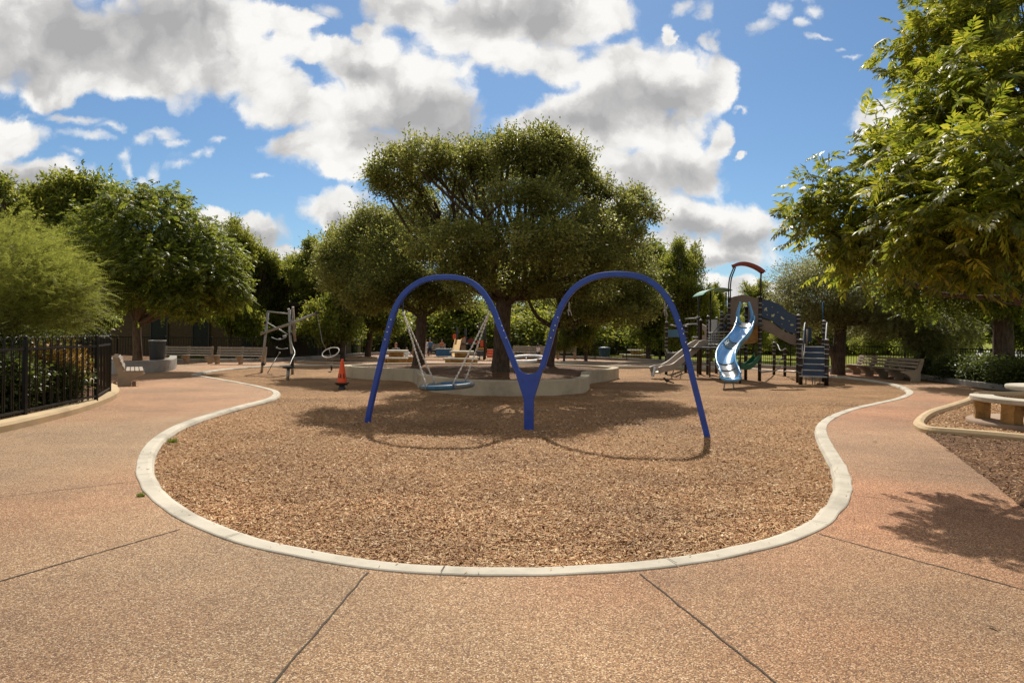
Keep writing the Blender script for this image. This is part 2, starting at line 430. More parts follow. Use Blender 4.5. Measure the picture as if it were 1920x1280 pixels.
M = {}
M['plaza'] = aggregate('pebble_concrete', [(0, (.11, .06, .034)), (.25, (.275, .153, .076)), (.55, (.42, .254, .131)), (.8, (.54, .36, .20)), (1, (.80, .66, .48))], (1.08, .90, .83), 135.0)
M['mulch'] = chips_ground('wood_chip_bed', [(0, (.17, .075, .03)), (.3, (.36, .18, .08)), (.65, (.54, .31, .15)), (1, (.70, .47, .26))])
M['dark_mulch'] = chips_ground('dark_chip_bed', [(0, (.06, .026, .012)), (.4, (.18, .083, .035)), (.8, (.31, .165, .078)), (1, (.48, .31, .18))])
M['chip'] = chips_mat('wood_chip', [(0, (.20, .085, .035)), (.3, (.42, .21, .09)), (.65, (.60, .35, .165)), (.9, (.74, .52, .29)), (1, (.85, .70, .48))])
M['dark_chip'] = chips_mat('bark_chip', [(0, (.085, .034, .013)), (.5, (.24, .11, .042)), (.9, (.44, .25, .12)), (1, (.6, .43, .26))])
M['kerb'] = concrete('pale_concrete', (.54, .505, .43), .32)
M['tan_kerb'] = concrete('tan_concrete', (.56, .43, .27), .2)
M['wall'] = concrete('planter_concrete', (.52, .46, .35), .3)
M['grey_wall'] = concrete('grey_concrete', (.36, .35, .33), .4)
M['slab'] = concrete('brown_concrete', (.33, .24, .18), .3)
M['stone'] = mat('ochre_stone', (.42, .25, .09), .9, vary=.3, scale=5, bump=.9, bscale=18, c2=(.2, .11, .04))
M['joint'] = mat('joint_dirt', (.055, .04, .028), .95)
M['soil'] = M['dark_mulch']
M['blue'] = mat('blue_powder_coat', (.018, .07, .43), .4, vary=.14, scale=5, coat=.1)
M['chain'] = mat('bright_chain', (.72, .70, .66), .4, .35, vary=.1)
M['rim_cover'] = mat('blue_grey_rim', (.03, .12, .24), .5, vary=.2, scale=9)
M['rim_grey'] = mat('grey_rim_cover', (.13, .15, .17), .55, vary=.2, scale=9)
M['zinc'] = mat('galvanised_steel', (.36, .36, .35), .45, .6, vary=.15, scale=12)
M['white'] = mat('white_cap', (.8, .8, .78), .45, vary=.05)
M['black'] = mat('black_powder_coat', (.012, .013, .014), .45, vary=.1)
M['fence'] = mat('fence_black', (.010, .011, .012), .5, vary=.15, spec=.3)
M['wood'] = mat('weathered_timber', (.36, .31, .26), .8, vary=.22, scale=14, bump=.4)
M['brown_wood'] = mat('brown_timber', (.34, .27, .21), .75, vary=.2, scale=14, bump=.3)
M['bench_end'] = concrete('bench_concrete', (.42, .35, .27), .3)
M['orange'] = mat('orange_plastic', (.85, .10, .02), .45, vary=.08)
M['rubber'] = mat('black_rubber', (.02, .02, .02), .7)
M['grey_plastic'] = mat('dark_grey_plastic', (.045, .05, .06), .5, vary=.12)
M['rim'] = mat('pale_grey_rim', (.4, .42, .44), .5)
M['slide_blue'] = mat('blue_slide_plastic', (.13, .38, .72), .22, vary=.06, scale=2, coat=.4)
M['slide_steel'] = mat('slide_steel', (.55, .57, .58), .22, .9, vary=.1)
M['slide_grey'] = mat('grey_slide_joint', (.16, .22, .25), .3, .3)
M['beige'] = mat('beige_plastic', (.42, .36, .31), .5, vary=.06)
M['taupe'] = mat('taupe_panel', (.20, .155, .125), .55, vary=.1)
M['navy'] = mat('navy_panel', (.022, .052, .115), .42, vary=.12)
M['azure'] = mat('blue_panel', (.02, .13, .30), .45, vary=.1)
M['post'] = mat('dark_brown_post', (.022, .017, .015), .5, vary=.1)
M['red'] = mat('dark_red_beam', (.22, .035, .022), .5, vary=.1)
M['green_sheet'] = mat('green_canopy', (.16, .36, .30), .4, vary=.08)
M['green'] = mat('green_plastic', (.01, .12, .06), .4, vary=.1)
M['yellow'] = mat('yellow_slide', (.52, .31, .09), .7, vary=.06, spec=.2)
M['orange_red'] = mat('orange_red_panel', (.62, .10, .03), .5, vary=.08)
M['mesh_blue'] = mat('blue_rope_cover', (.10, .32, .58), .55, vary=.12, scale=10)
M['rope'] = mat('grey_rope', (.42, .44, .45), .8, vary=.2, scale=40)
M['cut'] = mat('pale_cutout', (.55, .55, .35), .5)
M['ring_white'] = mat('white_ring_padding', (.78, .78, .82), .4, vary=.05)
M['bin_dark'] = mat('dark_bin', (.02, .024, .026), .5)
M['bin_blue'] = mat('blue_bin', (.03, .09, .17), .5)
M['brick'] = brickmat('brown_brick')
M['door'] = mat('slate_door', (.03, .035, .04), .7, spec=.2)
M['roof'] = mat('dark_roof', (.07, .06, .055), .8)
M['road'] = mat('pale_road', (.5, .5, .5), .8, vary=.1)
M['trunk'] = bark('dark_bark', (.05, .038, .03), (.15, .115, .09))
M['trunk_brown'] = bark('brown_bark', (.09, .06, .04), (.22, .15, .1))
M['oak'] = leafmat('live_oak_leaf', (.032, .048, .014), (.096, .118, .036), (.21, .22, .08), (.33, .36, .075), .47, .45, .4, 1.6)
M['pist'] = leafmat('pistache_leaf', (.026, .05, .010), (.075, .115, .020), (.155, .185, .04), (.29, .36, .04), .48, .45, .38, 1.0)
M['pecan'] = leafmat('pecan_leaf', (.03, .052, .008), (.088, .122, .018), (.20, .215, .04), (.36, .42, .035), .48, .42, .42, 1.3)
M['feather'] = leafmat('feathery_leaf', (.085, .11, .02), (.165, .19, .04), (.27, .29, .07), (.34, .37, .07), .5, .6, .3)
M['silver'] = leafmat('silver_leaf', (.075, .085, .035), (.15, .165, .075), (.27, .28, .14), (.34, .35, .13), .45)
M['bgleaf'] = leafmat('park_tree_leaf', (.032, .055, .012), (.09, .12, .025), (.17, .19, .045), (.36, .40, .055), .52, .5, .3, .4)
M['shrub'] = leafmat('shrub_leaf', (.018, .036, .009), (.045, .07, .017), (.10, .13, .035), (.13, .17, .03), .4)
M['gold'] = leafmat('golden_shrub_leaf', (.12, .08, .012), (.30, .18, .03), (.42, .28, .06), (.4, .22, .03), .4)
M['pinkflower'] = leafmat('pink_petal', (.4, .05, .08), (.55, .10, .12), (.6, .2, .18), (.5, .1, .1), .4)
M['grass'] = leafmat('grass_blade', (.09, .13, .02), (.16, .22, .04), (.26, .30, .08), (.2, .28, .03), .4)
M['skin'] = mat('skin', (.5, .3, .21), .55, vary=.06)
M['hair'] = mat('dark_hair', (.03, .018, .012), .6)
M['redhair'] = mat('red_brown_hair', (.18, .055, .025), .6)
M['s_white'] = mat('white_cloth', (.72, .72, .74), .8)
M['s_blue'] = mat('blue_cloth', (.08, .18, .34), .8)
M['s_grey'] = mat('grey_cloth', (.11, .13, .15), .8)
M['s_orange'] = mat('orange_cloth', (.55, .2, .1), .8)
M['s_navy'] = mat('navy_cloth', (.03, .04, .07), .8)
M['feather_black'] = mat('black_plumage', (.008, .008, .011), .4)
def lawnmat():
    m, nt, bs = newmat('lawn'); co = objco(nt)
    a = N(nt, 'ShaderNodeTexNoise', Scale=.25, Detail=6.0, Roughness=.65); L(nt, co, a.inputs['Vector'])
    b = N(nt, 'ShaderNodeTexNoise', Scale=30.0, Detail=3.0); L(nt, co, b.inputs['Vector'])
    c1 = ramp(nt, a.outputs[0], [(.35, (.14, .19, .015)), (.5, (.23, .26, .025)), (.65, (.30, .28, .05))])
    mx = N(nt, 'ShaderNodeMix', data_type='RGBA', blend_type='MULTIPLY'); mx.inputs[0].default_value = .6; L(nt, c1, mx.inputs[6]); L(nt, ramp(nt, b.outputs[0], [(.3, (.5, .5, .5)), (.7, (1.2, 1.2, 1.2))]), mx.inputs[7])
    L(nt, mx.outputs[2], bs.inputs['Base Color']); bs.inputs['Roughness'].default_value = .9; bs.inputs['Specular IOR Level'].default_value = .15
    bp = N(nt, 'ShaderNodeBump', Strength=1.0, Distance=.05); L(nt, b.outputs[0], bp.inputs['Height']); L(nt, bp.outputs[0], bs.inputs['Normal'])
    return m
M['lawn'] = lawnmat()
# ------------------------------------------------------------------ light, sky
SUN_EL, SUN_AZ = math.radians(47.5), math.radians(0.5)      # sun stands ahead of the camera (+Y)
SKY_S = 0.11
CLOUD = .92
def build_sky():
    w = bpy.data.worlds.new('World'); SC.world = w; w.use_nodes = True
    w.cycles.sampling_method = 'MANUAL'; w.cycles.sample_map_resolution = 256
    nt = w.node_tree; nt.nodes.clear()
    out = nt.nodes.new('ShaderNodeOutputWorld'); 
    sky = nt.nodes.new('ShaderNodeTexSky'); sky.sky_type = 'NISHITA'; sky.sun_disc = False
    sky.sun_elevation = SUN_EL; sky.sun_rotation = SUN_AZ; sky.air_density = 1.0; sky.dust_density = .4; sky.ozone_density = 2.5
    tint = N(nt, 'ShaderNodeMix', data_type='RGBA', blend_type='MULTIPLY'); tint.inputs[0].default_value = 1; tint.inputs[7].default_value = (.55, .70, .80, 1)
    L(nt, sky.outputs[0], tint.inputs[6])
    # cloud coordinates: sky direction unrolled on a plane ahead of the site, 1 unit = 1000
    tc = nt.nodes.new('ShaderNodeTexCoord'); sp = nt.nodes.new('ShaderNodeSeparateXYZ'); L(nt, tc.outputs['Generated'], sp.inputs[0])
    ym = N(nt, 'ShaderNodeMath', operation='MAXIMUM'); ym.inputs[1].default_value = .08; L(nt, sp.outputs[1], ym.inputs[0])
    dx = N(nt, 'ShaderNodeMath', operation='DIVIDE'); L(nt, sp.outputs[0], dx.inputs[0]); L(nt, ym.outputs[0], dx.inputs[1])
    dz = N(nt, 'ShaderNodeMath', operation='DIVIDE'); L(nt, sp.outputs[2], dz.inputs[0]); L(nt, ym.outputs[0], dz.inputs[1])
    cb = nt.nodes.new('ShaderNodeCombineXYZ'); L(nt, dx.outputs[0], cb.inputs[0]); L(nt, dz.outputs[0], cb.inputs[1])
    p0 = cb.outputs[0]
    n1 = N(nt, 'ShaderNodeTexNoise', Scale=6.5, Detail=9.0, Roughness=.62); L(nt, p0, n1.inputs['Vector'])
    c1 = N(nt, 'ShaderNodeVectorMath', operation='SUBTRACT'); c1.inputs[1].default_value = (.5, .5, .5); L(nt, n1.outputs['Color'], c1.inputs[0])
    wv = N(nt, 'ShaderNodeVectorMath', operation='MULTIPLY_ADD'); wv.inputs[1].default_value = (.11, .09, 0); L(nt, c1.outputs[0], wv.inputs[0]); L(nt, p0, wv.inputs[2])
    pw = wv.outputs[0]
    # where the cloud masses, the wisps and the grey cores stand
    B = [(40,60,190,125,0),(200,90,210,85,5),(330,70,170,100,0),(430,110,110,70,15),(85,165,75,45,-20),(240,140,170,45,0),(500,150,80,40,25),
         (560,200,100,45,10),(600,85,75,32,-10),(680,110,90,45,10),(760,165,120,95,0),(835,225,75,70,20),(650,215,100,55,0),(720,280,110,50,-5),(585,275,70,45,15),(660,320,60,28,0),(800,270,100,50,0),
         (540,60,40,35,30),(520,20,90,28,0),(770,15,90,50,0),(900,40,130,75,0),(1030,25,140,60,0),(1130,25,75,45,-20),(960,105,80,45,10),(1040,120,60,40,0),(690,55,40,25,0),
         (1200,135,140,75,0),(1280,160,80,60,-10),(1100,205,120,55,10),(1000,240,80,40,0),(1180,240,140,60,0),(1345,150,32,55,-25),(1050,290,130,50,0),
         (1220,310,120,60,0),(1310,320,70,55,0),(1358,262,26,40,0),(1395,292,14,16,-30),(1180,360,90,40,0),(1290,405,110,38,0),(1400,430,70,42,0),(1340,470,120,30,0),(1250,455,60,25,0),(1390,535,90,26,0),
         (635,400,66,44,-10),(690,430,60,40,0),(455,435,95,34,12),(530,470,55,18,5),(400,410,40,20,0),(215,375,60,34,10),(60,335,110,40,0),(20,260,75,45,20),(-60,300,100,120,0),
         (1700,250,110,55,0),(1640,225,50,28,-10),(1820,330,120,60,0),(1260,60,14,22,0),(-250,120,160,200,0),(2150,120,260,150,0),(2300,380,200,90,0),(900,-180,420,60,0),(300,-160,300,80,0),(1500,-260,260,60,0)]
    W = [(30,215,50,16,0),(170,255,60,14,0),(255,255,40,16,0),(300,245,50,12,0),(370,285,50,14,0),(420,268,26,12,0),(265,330,26,14,0),(500,340,26,8,0),(1520,15,30,16,0),(1420,45,30,18,0),(1540,70,30,8,0),(1330,75,16,34,0),(1300,15,26,18,0),(1600,110,24,8,0),(150,225,70,11,30),(205,235,40,12,10),(225,285,16,30,10),(232,318,14,25,0),(330,262,40,14,20),(350,298,38,13,0),(290,315,22,28,40),(400,290,24,14,0),(310,250,30,10,25),
         (1445,18,45,24,10),(1495,38,34,16,-35),(1395,205,10,10,0),(1330,30,16,30,20),(1345,85,12,30,-10),(1575,95,16,8,0),(1385,200,22,8,0),(1475,-20,60,20,0),(620,5,40,18,0),(130,290,25,12,0)]
    S = [(150,70,190,70),(300,45,110,60),(60,130,60,40),(770,225,110,60),(700,265,70,35),(840,250,60,50),(690,140,60,22),(900,20,110,35),(1030,40,70,40),(1190,190,110,45),(1260,190,70,50),(1080,225,90,26),(1250,325,100,40),(1300,425,90,22),(1400,450,60,18),(1340,490,90,14),(60,345,70,20),(1720,270,80,30),(640,415,30,12),(460,450,60,12)]
    n1 = N(nt, 'ShaderNodeTexNoise', Scale=6.5, Detail=6.0, Roughness=.62); L(nt, p0, n1.inputs['Vector'])
    c1 = N(nt, 'ShaderNodeVectorMath', operation='SUBTRACT'); c1.inputs[1].default_value = (.5, .5, .5); L(nt, n1.outputs['Color'], c1.inputs[0])
    wv = N(nt, 'ShaderNodeVectorMath', operation='MULTIPLY_ADD'); wv.inputs[1].default_value = (.11, .09, 0); L(nt, c1.outputs[0], wv.inputs[0]); L(nt, p0, wv.inputs[2])
    pw = wv.outputs[0]
    n2 = N(nt, 'ShaderNodeTexNoise', Scale=13.0, Detail=7.0, Roughness=.62); L(nt, pw, n2.inputs['Vector'])
    n3 = N(nt, 'ShaderNodeTexNoise', Scale=5.0, Detail=3.0, Roughness=.55); L(nt, pw, n3.inputs['Vector'])
    e = N(nt, 'ShaderNodeMath', operation='SUBTRACT'); e.inputs[1].default_value = .5; L(nt, n2.outputs[0], e.inputs[0])
    e3 = N(nt, 'ShaderNodeMath', operation='SUBTRACT'); e3.inputs[1].default_value = .5; L(nt, n3.outputs[0], e3.inputs[0])
    # cauliflower puffs
    v1 = N(nt, 'ShaderNodeTexVoronoi', Scale=13.0, voronoi_dimensions='2D'); L(nt, pw, v1.inputs['Vector'])
    v2 = N(nt, 'ShaderNodeTexVoronoi', Scale=31.0, voronoi_dimensions='2D'); L(nt, pw, v2.inputs['Vector'])
    pf = N(nt, 'ShaderNodeMath', operation='MULTIPLY_ADD'); pf.inputs[1].default_value = .55; L(nt, v2.outputs['Distance'], pf.inputs[0]); L(nt, v1.outputs['Distance'], pf.inputs[2])
    pc = N(nt, 'ShaderNodeMath', operation='SUBTRACT'); pc.inputs[0].default_value = .66; L(nt, pf.outputs[0], pc.inputs[1])
    eb = N(nt, 'ShaderNodeMath', operation='MULTIPLY_ADD'); eb.inputs[1].default_value = .42; L(nt, pc.outputs[0], eb.inputs[0]); L(nt, e.outputs[0], eb.inputs[2])
    def field(blobs, smooth=.35):
        last = None
        for bl in blobs:
            x, y, rx, ry = bl[:4]; u, v = UV(x, y); u, v = u / F, -v / F; rx, ry = rx / F, ry / F
            mp = nt.nodes.new('ShaderNodeVectorMath'); mp.operation = 'MULTIPLY_ADD'
            mp.inputs[1].default_value = (1 / rx, 1 / ry, 0); mp.inputs[2].default_value = (-u / rx, -v / ry, 0); L(nt, pw, mp.inputs[0])
            ln = nt.nodes.new('ShaderNodeVectorMath'); ln.operation = 'LENGTH'; L(nt, mp.outputs[0], ln.inputs[0])
            if last is None: last = ln.outputs['Value']
            else:
                sm = nt.nodes.new('ShaderNodeMath'); sm.operation = 'SMOOTH_MIN'; sm.inputs[2].default_value = smooth
                L(nt, last, sm.inputs[0]); L(nt, ln.outputs['Value'], sm.inputs[1]); last = sm.outputs[0]
        s_ = nt.nodes.new('ShaderNodeMath'); s_.operation = 'SUBTRACT'; s_.inputs[0].default_value = 1.0; L(nt, last, s_.inputs[1]); return s_.outputs[0]
    k = 1.0 / SKY_S
    def strip(x0, x1):
        "sky of one sector; only the clouds that reach into it are evaluated"
        def sel(bl, m=60): return [q for q in bl if q[0] + q[2] * 1.5 + m > x0 and q[0] - q[2] * 1.5 - m < x1]
        D = field(sel(B)) if sel(B) else None; DW = field(sel(W)) if sel(W) else None; DS = field(sel(S), .5) if sel(S) else None
        am = None
        if D is not None:
            dd = N(nt, 'ShaderNodeMath', operation='MULTIPLY_ADD'); dd.inputs[1].default_value = 1.0; L(nt, eb.outputs[0], dd.inputs[0]); L(nt, D, dd.inputs[2])
            al = N(nt, 'ShaderNodeMapRange', interpolation_type='SMOOTHSTEP'); al.inputs[1].default_value = -.10; al.inputs[2].default_value = .30; L(nt, dd.outputs[0], al.inputs[0]); am = al.outputs[0]
        if DW is not None:
            dw = N(nt, 'ShaderNodeMath', operation='MULTIPLY_ADD'); dw.inputs[1].default_value = 2.9; L(nt, e.outputs[0], dw.inputs[0]); L(nt, DW, dw.inputs[2])
            aw = N(nt, 'ShaderNodeMapRange', interpolation_type='SMOOTHSTEP'); aw.inputs[1].default_value = .05; aw.inputs[2].default_value = 1.1; aw.inputs[4].default_value = .8; L(nt, dw.outputs[0], aw.inputs[0])
            if am is None: am = aw.outputs[0]
            else:
                q = N(nt, 'ShaderNodeMath', operation='MAXIMUM'); L(nt, am, q.inputs[0]); L(nt, aw.outputs[0], q.inputs[1]); am = q.outputs[0]
        # thick cores are grey, thin rims white
        t = N(nt, 'ShaderNodeMath', operation='MULTIPLY_ADD'); t.inputs[1].default_value = .28
        if D is not None: L(nt, D, t.inputs[0])
        if DS is not None:
            cl_ = N(nt, 'ShaderNodeMath', operation='MAXIMUM'); cl_.inputs[1].default_value = -.45; L(nt, DS, cl_.inputs[0]); L(nt, cl_.outputs[0], t.inputs[2])
        t2 = N(nt, 'ShaderNodeMath', operation='MULTIPLY_ADD'); t2.inputs[1].default_value = 1.7; L(nt, e3.outputs[0], t2.inputs[0]); L(nt, t.outputs[0], t2.inputs[2])
        t3 = N(nt, 'ShaderNodeMath', operation='MULTIPLY_ADD'); t3.inputs[1].default_value = 2.1; L(nt, e.outputs[0], t3.inputs[0]); L(nt, t2.outputs[0], t3.inputs[2])
        t4 = N(nt, 'ShaderNodeMath', operation='MULTIPLY_ADD'); t4.inputs[1].default_value = -.85; L(nt, pc.outputs[0], t4.inputs[0]); L(nt, t3.outputs[0], t4.inputs[2]); t3 = t4
        mr = N(nt, 'ShaderNodeMapRange'); mr.inputs[1].default_value = -.62; mr.inputs[2].default_value = .95; L(nt, t3.outputs[0], mr.inputs[0])
        cc = ramp(nt, mr.outputs[0], [(0, (1, .985, .95)), (.25, (.88, .87, .845)), (.55, (.64, .63, .62)), (1, (.44, .44, .445))])
        ck = N(nt, 'ShaderNodeVectorMath', operation='SCALE'); ck.inputs['Scale'].default_value = k * CLOUD; L(nt, cc, ck.inputs[0])
        mx = N(nt, 'ShaderNodeMix', data_type='RGBA'); L(nt, am, mx.inputs[0]); L(nt, tint.outputs[2], mx.inputs[6]); L(nt, ck.outputs[0], mx.inputs[7])
        bg = nt.nodes.new('ShaderNodeBackground'); bg.inputs[1].default_value = SKY_S; L(nt, mx.outputs[2], bg.inputs[0]); return bg.outputs[0]
    cuts = [420, 620, 800, 980, 1190, 1370]
    edges = [-9000] + cuts + [9000]
    cur = strip(edges[0], edges[1])
    for i, c in enumerate(cuts):
        g = N(nt, 'ShaderNodeMath', operation='GREATER_THAN'); g.inputs[1].default_value = (c - CX) / F; L(nt, dx.outputs[0], g.inputs[0])
        ms = nt.nodes.new('ShaderNodeMixShader'); L(nt, g.outputs[0], ms.inputs[0]); L(nt, cur, ms.inputs[1]); L(nt, strip(edges[i + 1], edges[i + 2]), ms.inputs[2]); cur = ms.outputs[0]
    # overhead, behind and below the horizon: broken cloud, unseen, added to lift the shade
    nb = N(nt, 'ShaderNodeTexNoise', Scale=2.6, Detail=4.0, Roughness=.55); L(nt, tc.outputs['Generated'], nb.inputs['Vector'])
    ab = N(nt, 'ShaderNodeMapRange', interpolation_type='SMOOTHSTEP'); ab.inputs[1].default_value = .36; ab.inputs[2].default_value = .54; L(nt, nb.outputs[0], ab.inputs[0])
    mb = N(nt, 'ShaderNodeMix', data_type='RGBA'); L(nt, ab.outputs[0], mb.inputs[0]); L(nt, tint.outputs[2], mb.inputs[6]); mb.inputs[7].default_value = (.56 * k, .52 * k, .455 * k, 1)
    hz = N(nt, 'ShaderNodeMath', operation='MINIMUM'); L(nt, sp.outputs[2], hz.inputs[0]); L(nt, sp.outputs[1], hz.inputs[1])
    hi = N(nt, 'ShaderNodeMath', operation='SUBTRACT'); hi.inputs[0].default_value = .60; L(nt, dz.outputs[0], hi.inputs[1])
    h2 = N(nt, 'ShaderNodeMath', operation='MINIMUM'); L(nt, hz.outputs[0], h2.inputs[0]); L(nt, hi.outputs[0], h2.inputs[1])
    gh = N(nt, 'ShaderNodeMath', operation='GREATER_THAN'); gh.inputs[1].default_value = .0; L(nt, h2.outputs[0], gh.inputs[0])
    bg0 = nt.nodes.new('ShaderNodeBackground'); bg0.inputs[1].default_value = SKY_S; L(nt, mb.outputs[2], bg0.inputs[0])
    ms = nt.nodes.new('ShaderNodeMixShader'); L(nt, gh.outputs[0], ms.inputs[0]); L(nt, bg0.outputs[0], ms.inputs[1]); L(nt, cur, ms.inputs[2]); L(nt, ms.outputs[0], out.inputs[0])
build_sky()
sl = bpy.data.lights.new('sun', 'SUN'); sl.energy = 5.0; sl.angle = math.radians(.53); sl.color = (1, .91, .77)
so = bpy.data.objects.new('sun', sl); COL.objects.link(so)
sd = Vector((math.sin(SUN_AZ) * math.cos(SUN_EL), math.cos(SUN_AZ) * math.cos(SUN_EL), math.sin(SUN_EL)))
so.rotation_euler = sd.to_track_quat('Z', 'Y').to_euler(); so.location = (0, 30, 40)
SC.view_settings.view_transform = 'Standard'; SC.view_settings.look = 'None'; SC.view_settings.gamma = 1.0
SC.view_settings.exposure = 0.08
SC.render.film_transparent = False
SC.cycles.max_bounces = 7; SC.cycles.diffuse_bounces = 3; SC.cycles.glossy_bounces = 2; SC.cycles.transmission_bounces = 4; SC.cycles.transparent_max_bounces = 4
SC.cycles.caustics_reflective = False; SC.cycles.caustics_refractive = False

# ------------------------------------------------------------------ ground
def struct(o): o['kind'] = 'structure'; return o
struct(MB().add([(-900, -60, -.16), (900, -60, -.16), (900, 1500, -.16), (-900, 1500, -.16)], [(0, 1, 2, 3)]).build('ground', M['lawn']))

# playground basin: outline of the kerb's outer edge as seen in the photo
OUT = [(366,704),(358,702.5),(366,700),(420,691.5),(500,686),(570,684),(650,684.5),(760,686),(900,687),(1050,686),(1160,685),(1180,684),(1240,684.5),(1310,686),(1400,690),(1480,696),
       (1545,703.5),(1600,708),(1650,714.5),(1690,723),(1710,732),(1712,738),(1690,748),(1650,757),(1605,768),(1570,782),(1551,798),(1552,816),(1566,842),(1586,874),(1597,905),(1596,930),(1578,960),(1545,990),(1480,1018),
       (1390,1041),(1270,1062),(1130,1075),(990,1080.5),(850,1079.5),(710,1069),(590,1051),(460,1023),(360,986),(294,946),(262,908),(255,880),(262,852),(284,824),(328,798),(395,775),(455,759),(498,748),(511,740),(508,733),(480,725),(440,717),(400,710)]
outer = [G(x, y, .0) for x, y in OUT]
outer = smooth_path(outer, 6, True)
area = sum(outer[i - 1].x * outer[i].y - outer[i].x * outer[i - 1].y for i in range(len(outer))) / 2
if area < 0: outer.reverse()
outer = resample(outer, .12, True)
def offset(path, d):
    k = len(path); r = []
    for i in range(k):
        t = (path[(i + 1) % k] - path[i - 1]).normalized(); r.append(path[i] + Vector((-t.y, t.x)) * d)
    return r
inner = offset(outer, .19)
# pavement sheet with the basin left open
PL = [(-19, -4), (19, -4), (18.4, 12), (17.2, 24), (16.4, 30), (14.9, 32), (11.4, 37.2), (9, 40.9), (3.6, 45.9), (-3.3, 50.2), (-8, 51.2), (-10.4, 47.7), (-11.7, 41.2), (-13.6, 36), (-19, 33.6), (-19, 20)]
def plaza():
    o2 = offset(outer, .02)
    loops = [[Vector((x, y, 0)) for x, y in PL], [Vector((p.x, p.y, 0)) for p in o2]]
    tris = geometry.tessellate_polygon(loops); flat = [p for l in loops for p in l]
    m = MB().add([(p.x, p.y, 0) for p in flat], tris)
    return struct(m.build('pavement', M['plaza']))
plaza()
# kerb: flush with the paving outside, rounded drop to the chips inside
kp = [(.0, -.25), (.0, .008), (.01, .014), (.12, .018), (.165, .006), (.19, -.03), (.20, -.25)]
ko = [p + Vector((mnoise.noise(Vector((p.x * 3, p.y * 3, 1))), mnoise.noise(Vector((p.x * 3, p.y * 3, 6))))) * .012 for p in outer]
struct(MB().sweep([(p.x, p.y) for p in ko], kp, True, smooth=False, zs=[.005 * mnoise.noise(Vector((p.x * 2, p.y * 2, 3))) for p in ko]).build('kerb', M['kerb']))
# contraction joints across the kerb
jm = MB()
k = len(outer)
for i in range(5, k, 19):
    t = (outer[(i + 1) % k] - outer[i - 1]).normalized(); n = Vector((-t.y, t.x)); c = outer[i]
    a = c + n * .003; b = c + n * .155
    q = [a - t * .003, a + t * .003, b + t * .003, b - t * .003]
    jm.add([(p.x, p.y, .0255) for p in q], [(0, 1, 2, 3)])
struct(jm.build('kerb_joint', M['joint']))
# bed of chips with soft humps
BXS = 6.7
HOL = [(-1.15, 11.7, 1.0, .05), (1.55, 10.8, .9, .05), (BXS, 19.6, .8, .05), (-2.6, 8.2, .9, .03), (2.2, 7.4, 1.1, .03), (-.4, 6.6, .7, .025)]
def hollow(x, y): return -sum(h * math.exp(-((x - a) ** 2 + ((y - b) * 1.2) ** 2) / (r * r)) for a, b, r, h in HOL)
def heightfield(name, x0, x1, y0, y1, st, z, amp, m, sc=1.1):
    xs = np.arange(x0, x1 + st, st); ys = np.arange(y0, y1 + st, st); nx = len(xs)
    vs = [(x, y, z + hollow(x, y) + amp * (mnoise.noise(Vector((x * sc, y * sc, 3.1))) + .5 * mnoise.noise(Vector((x * sc * 2.7, y * sc * 2.7, 9.1))))) for y in ys for x in xs]
    fs = [(j * nx + i, j * nx + i + 1, (j + 1) * nx + i + 1, (j + 1) * nx + i) for j in range(len(ys) - 1) for i in range(nx - 1)]
    mb = MB(); mb.add(vs, fs, 0, True)
    return struct(mb.build(name, m))
MZ, MA = -.052, .026
heightfield('wood_chip_bed', -13, 16, 4, 34, .2, MZ, MA, M['mulch'])
def mz(x, y): return MZ + hollow(x, y) + MA * (mnoise.noise(Vector((x * 1.1, y * 1.1, 3.1))) + .5 * mnoise.noise(Vector((x * 2.97, y * 2.97, 9.1))))

# loose chips lying on the beds (thin roof-shaped slivers)
def chips(name, X, Y, Z, lmin, lmax, m):
    n = len(X); a = RNG.uniform(0, PI, n); Lh = RNG.uniform(lmin, lmax, n) * RNG.uniform(.55, 1.25, n) / 2; Wh = Lh * RNG.uniform(.16, .36, n)
    pit = RNG.normal(0, .30, n); rol = RNG.normal(0, .45, n)
    ca, sa = np.cos(a), np.sin(a)
    ax = np.stack([ca * np.cos(pit), sa * np.cos(pit), np.sin(pit)], 1)
    sd_ = np.stack([-sa * np.cos(rol), ca * np.cos(rol), np.sin(rol)], 1)
    nn = np.cross(ax, sd_)
    c = np.stack([X, Y, Z], 1)
    A = ax * Lh[:, None]; S = sd_ * Wh[:, None]; H = nn * (Wh * .55)[:, None]
    tw = (1 - RNG.uniform(.0, .55, n))[:, None]
    V = np.stack([c - A - S, c - A * .9 + H * .6, c + A * .9 * tw + H, c + A * tw - S,
                  c - A * .9 + H * .6, c - A + S, c + A + S * .8, c + A * .9 * tw + H], 1)
    w = V.reshape(-1, 3)
    # welded as six-vertex islands so that every chip is one island
    me = bpy.data.meshes.new(name)
    vv = np.stack([c - A - S, c - A * .9 + H * .6, c - A + S, c + A + S * .8, c + A * .9 * tw + H, c + A * tw - S], 1).reshape(-1, 3).astype(np.float32)
    me.vertices.add(n * 6); me.vertices.foreach_set('co', vv.ravel())
    base = (np.arange(n, dtype=np.int32) * 6)[:, None]
    li = np.concatenate([base + np.array([[0, 1, 4, 5]]), base + np.array([[1, 2, 3, 4]])], 1).astype(np.int32)
    me.loops.add(n * 8); me.loops.foreach_set('vertex_index', li.ravel())
    me.polygons.add(n * 2); me.polygons.foreach_set('loop_start', np.arange(0, n * 8, 4, dtype=np.int32)); me.polygons.foreach_set('loop_total', np.full(n * 2, 4, dtype=np.int32))
    me.materials.append(m); me.update(calc_edges=True)
    return link_mesh(name, me)
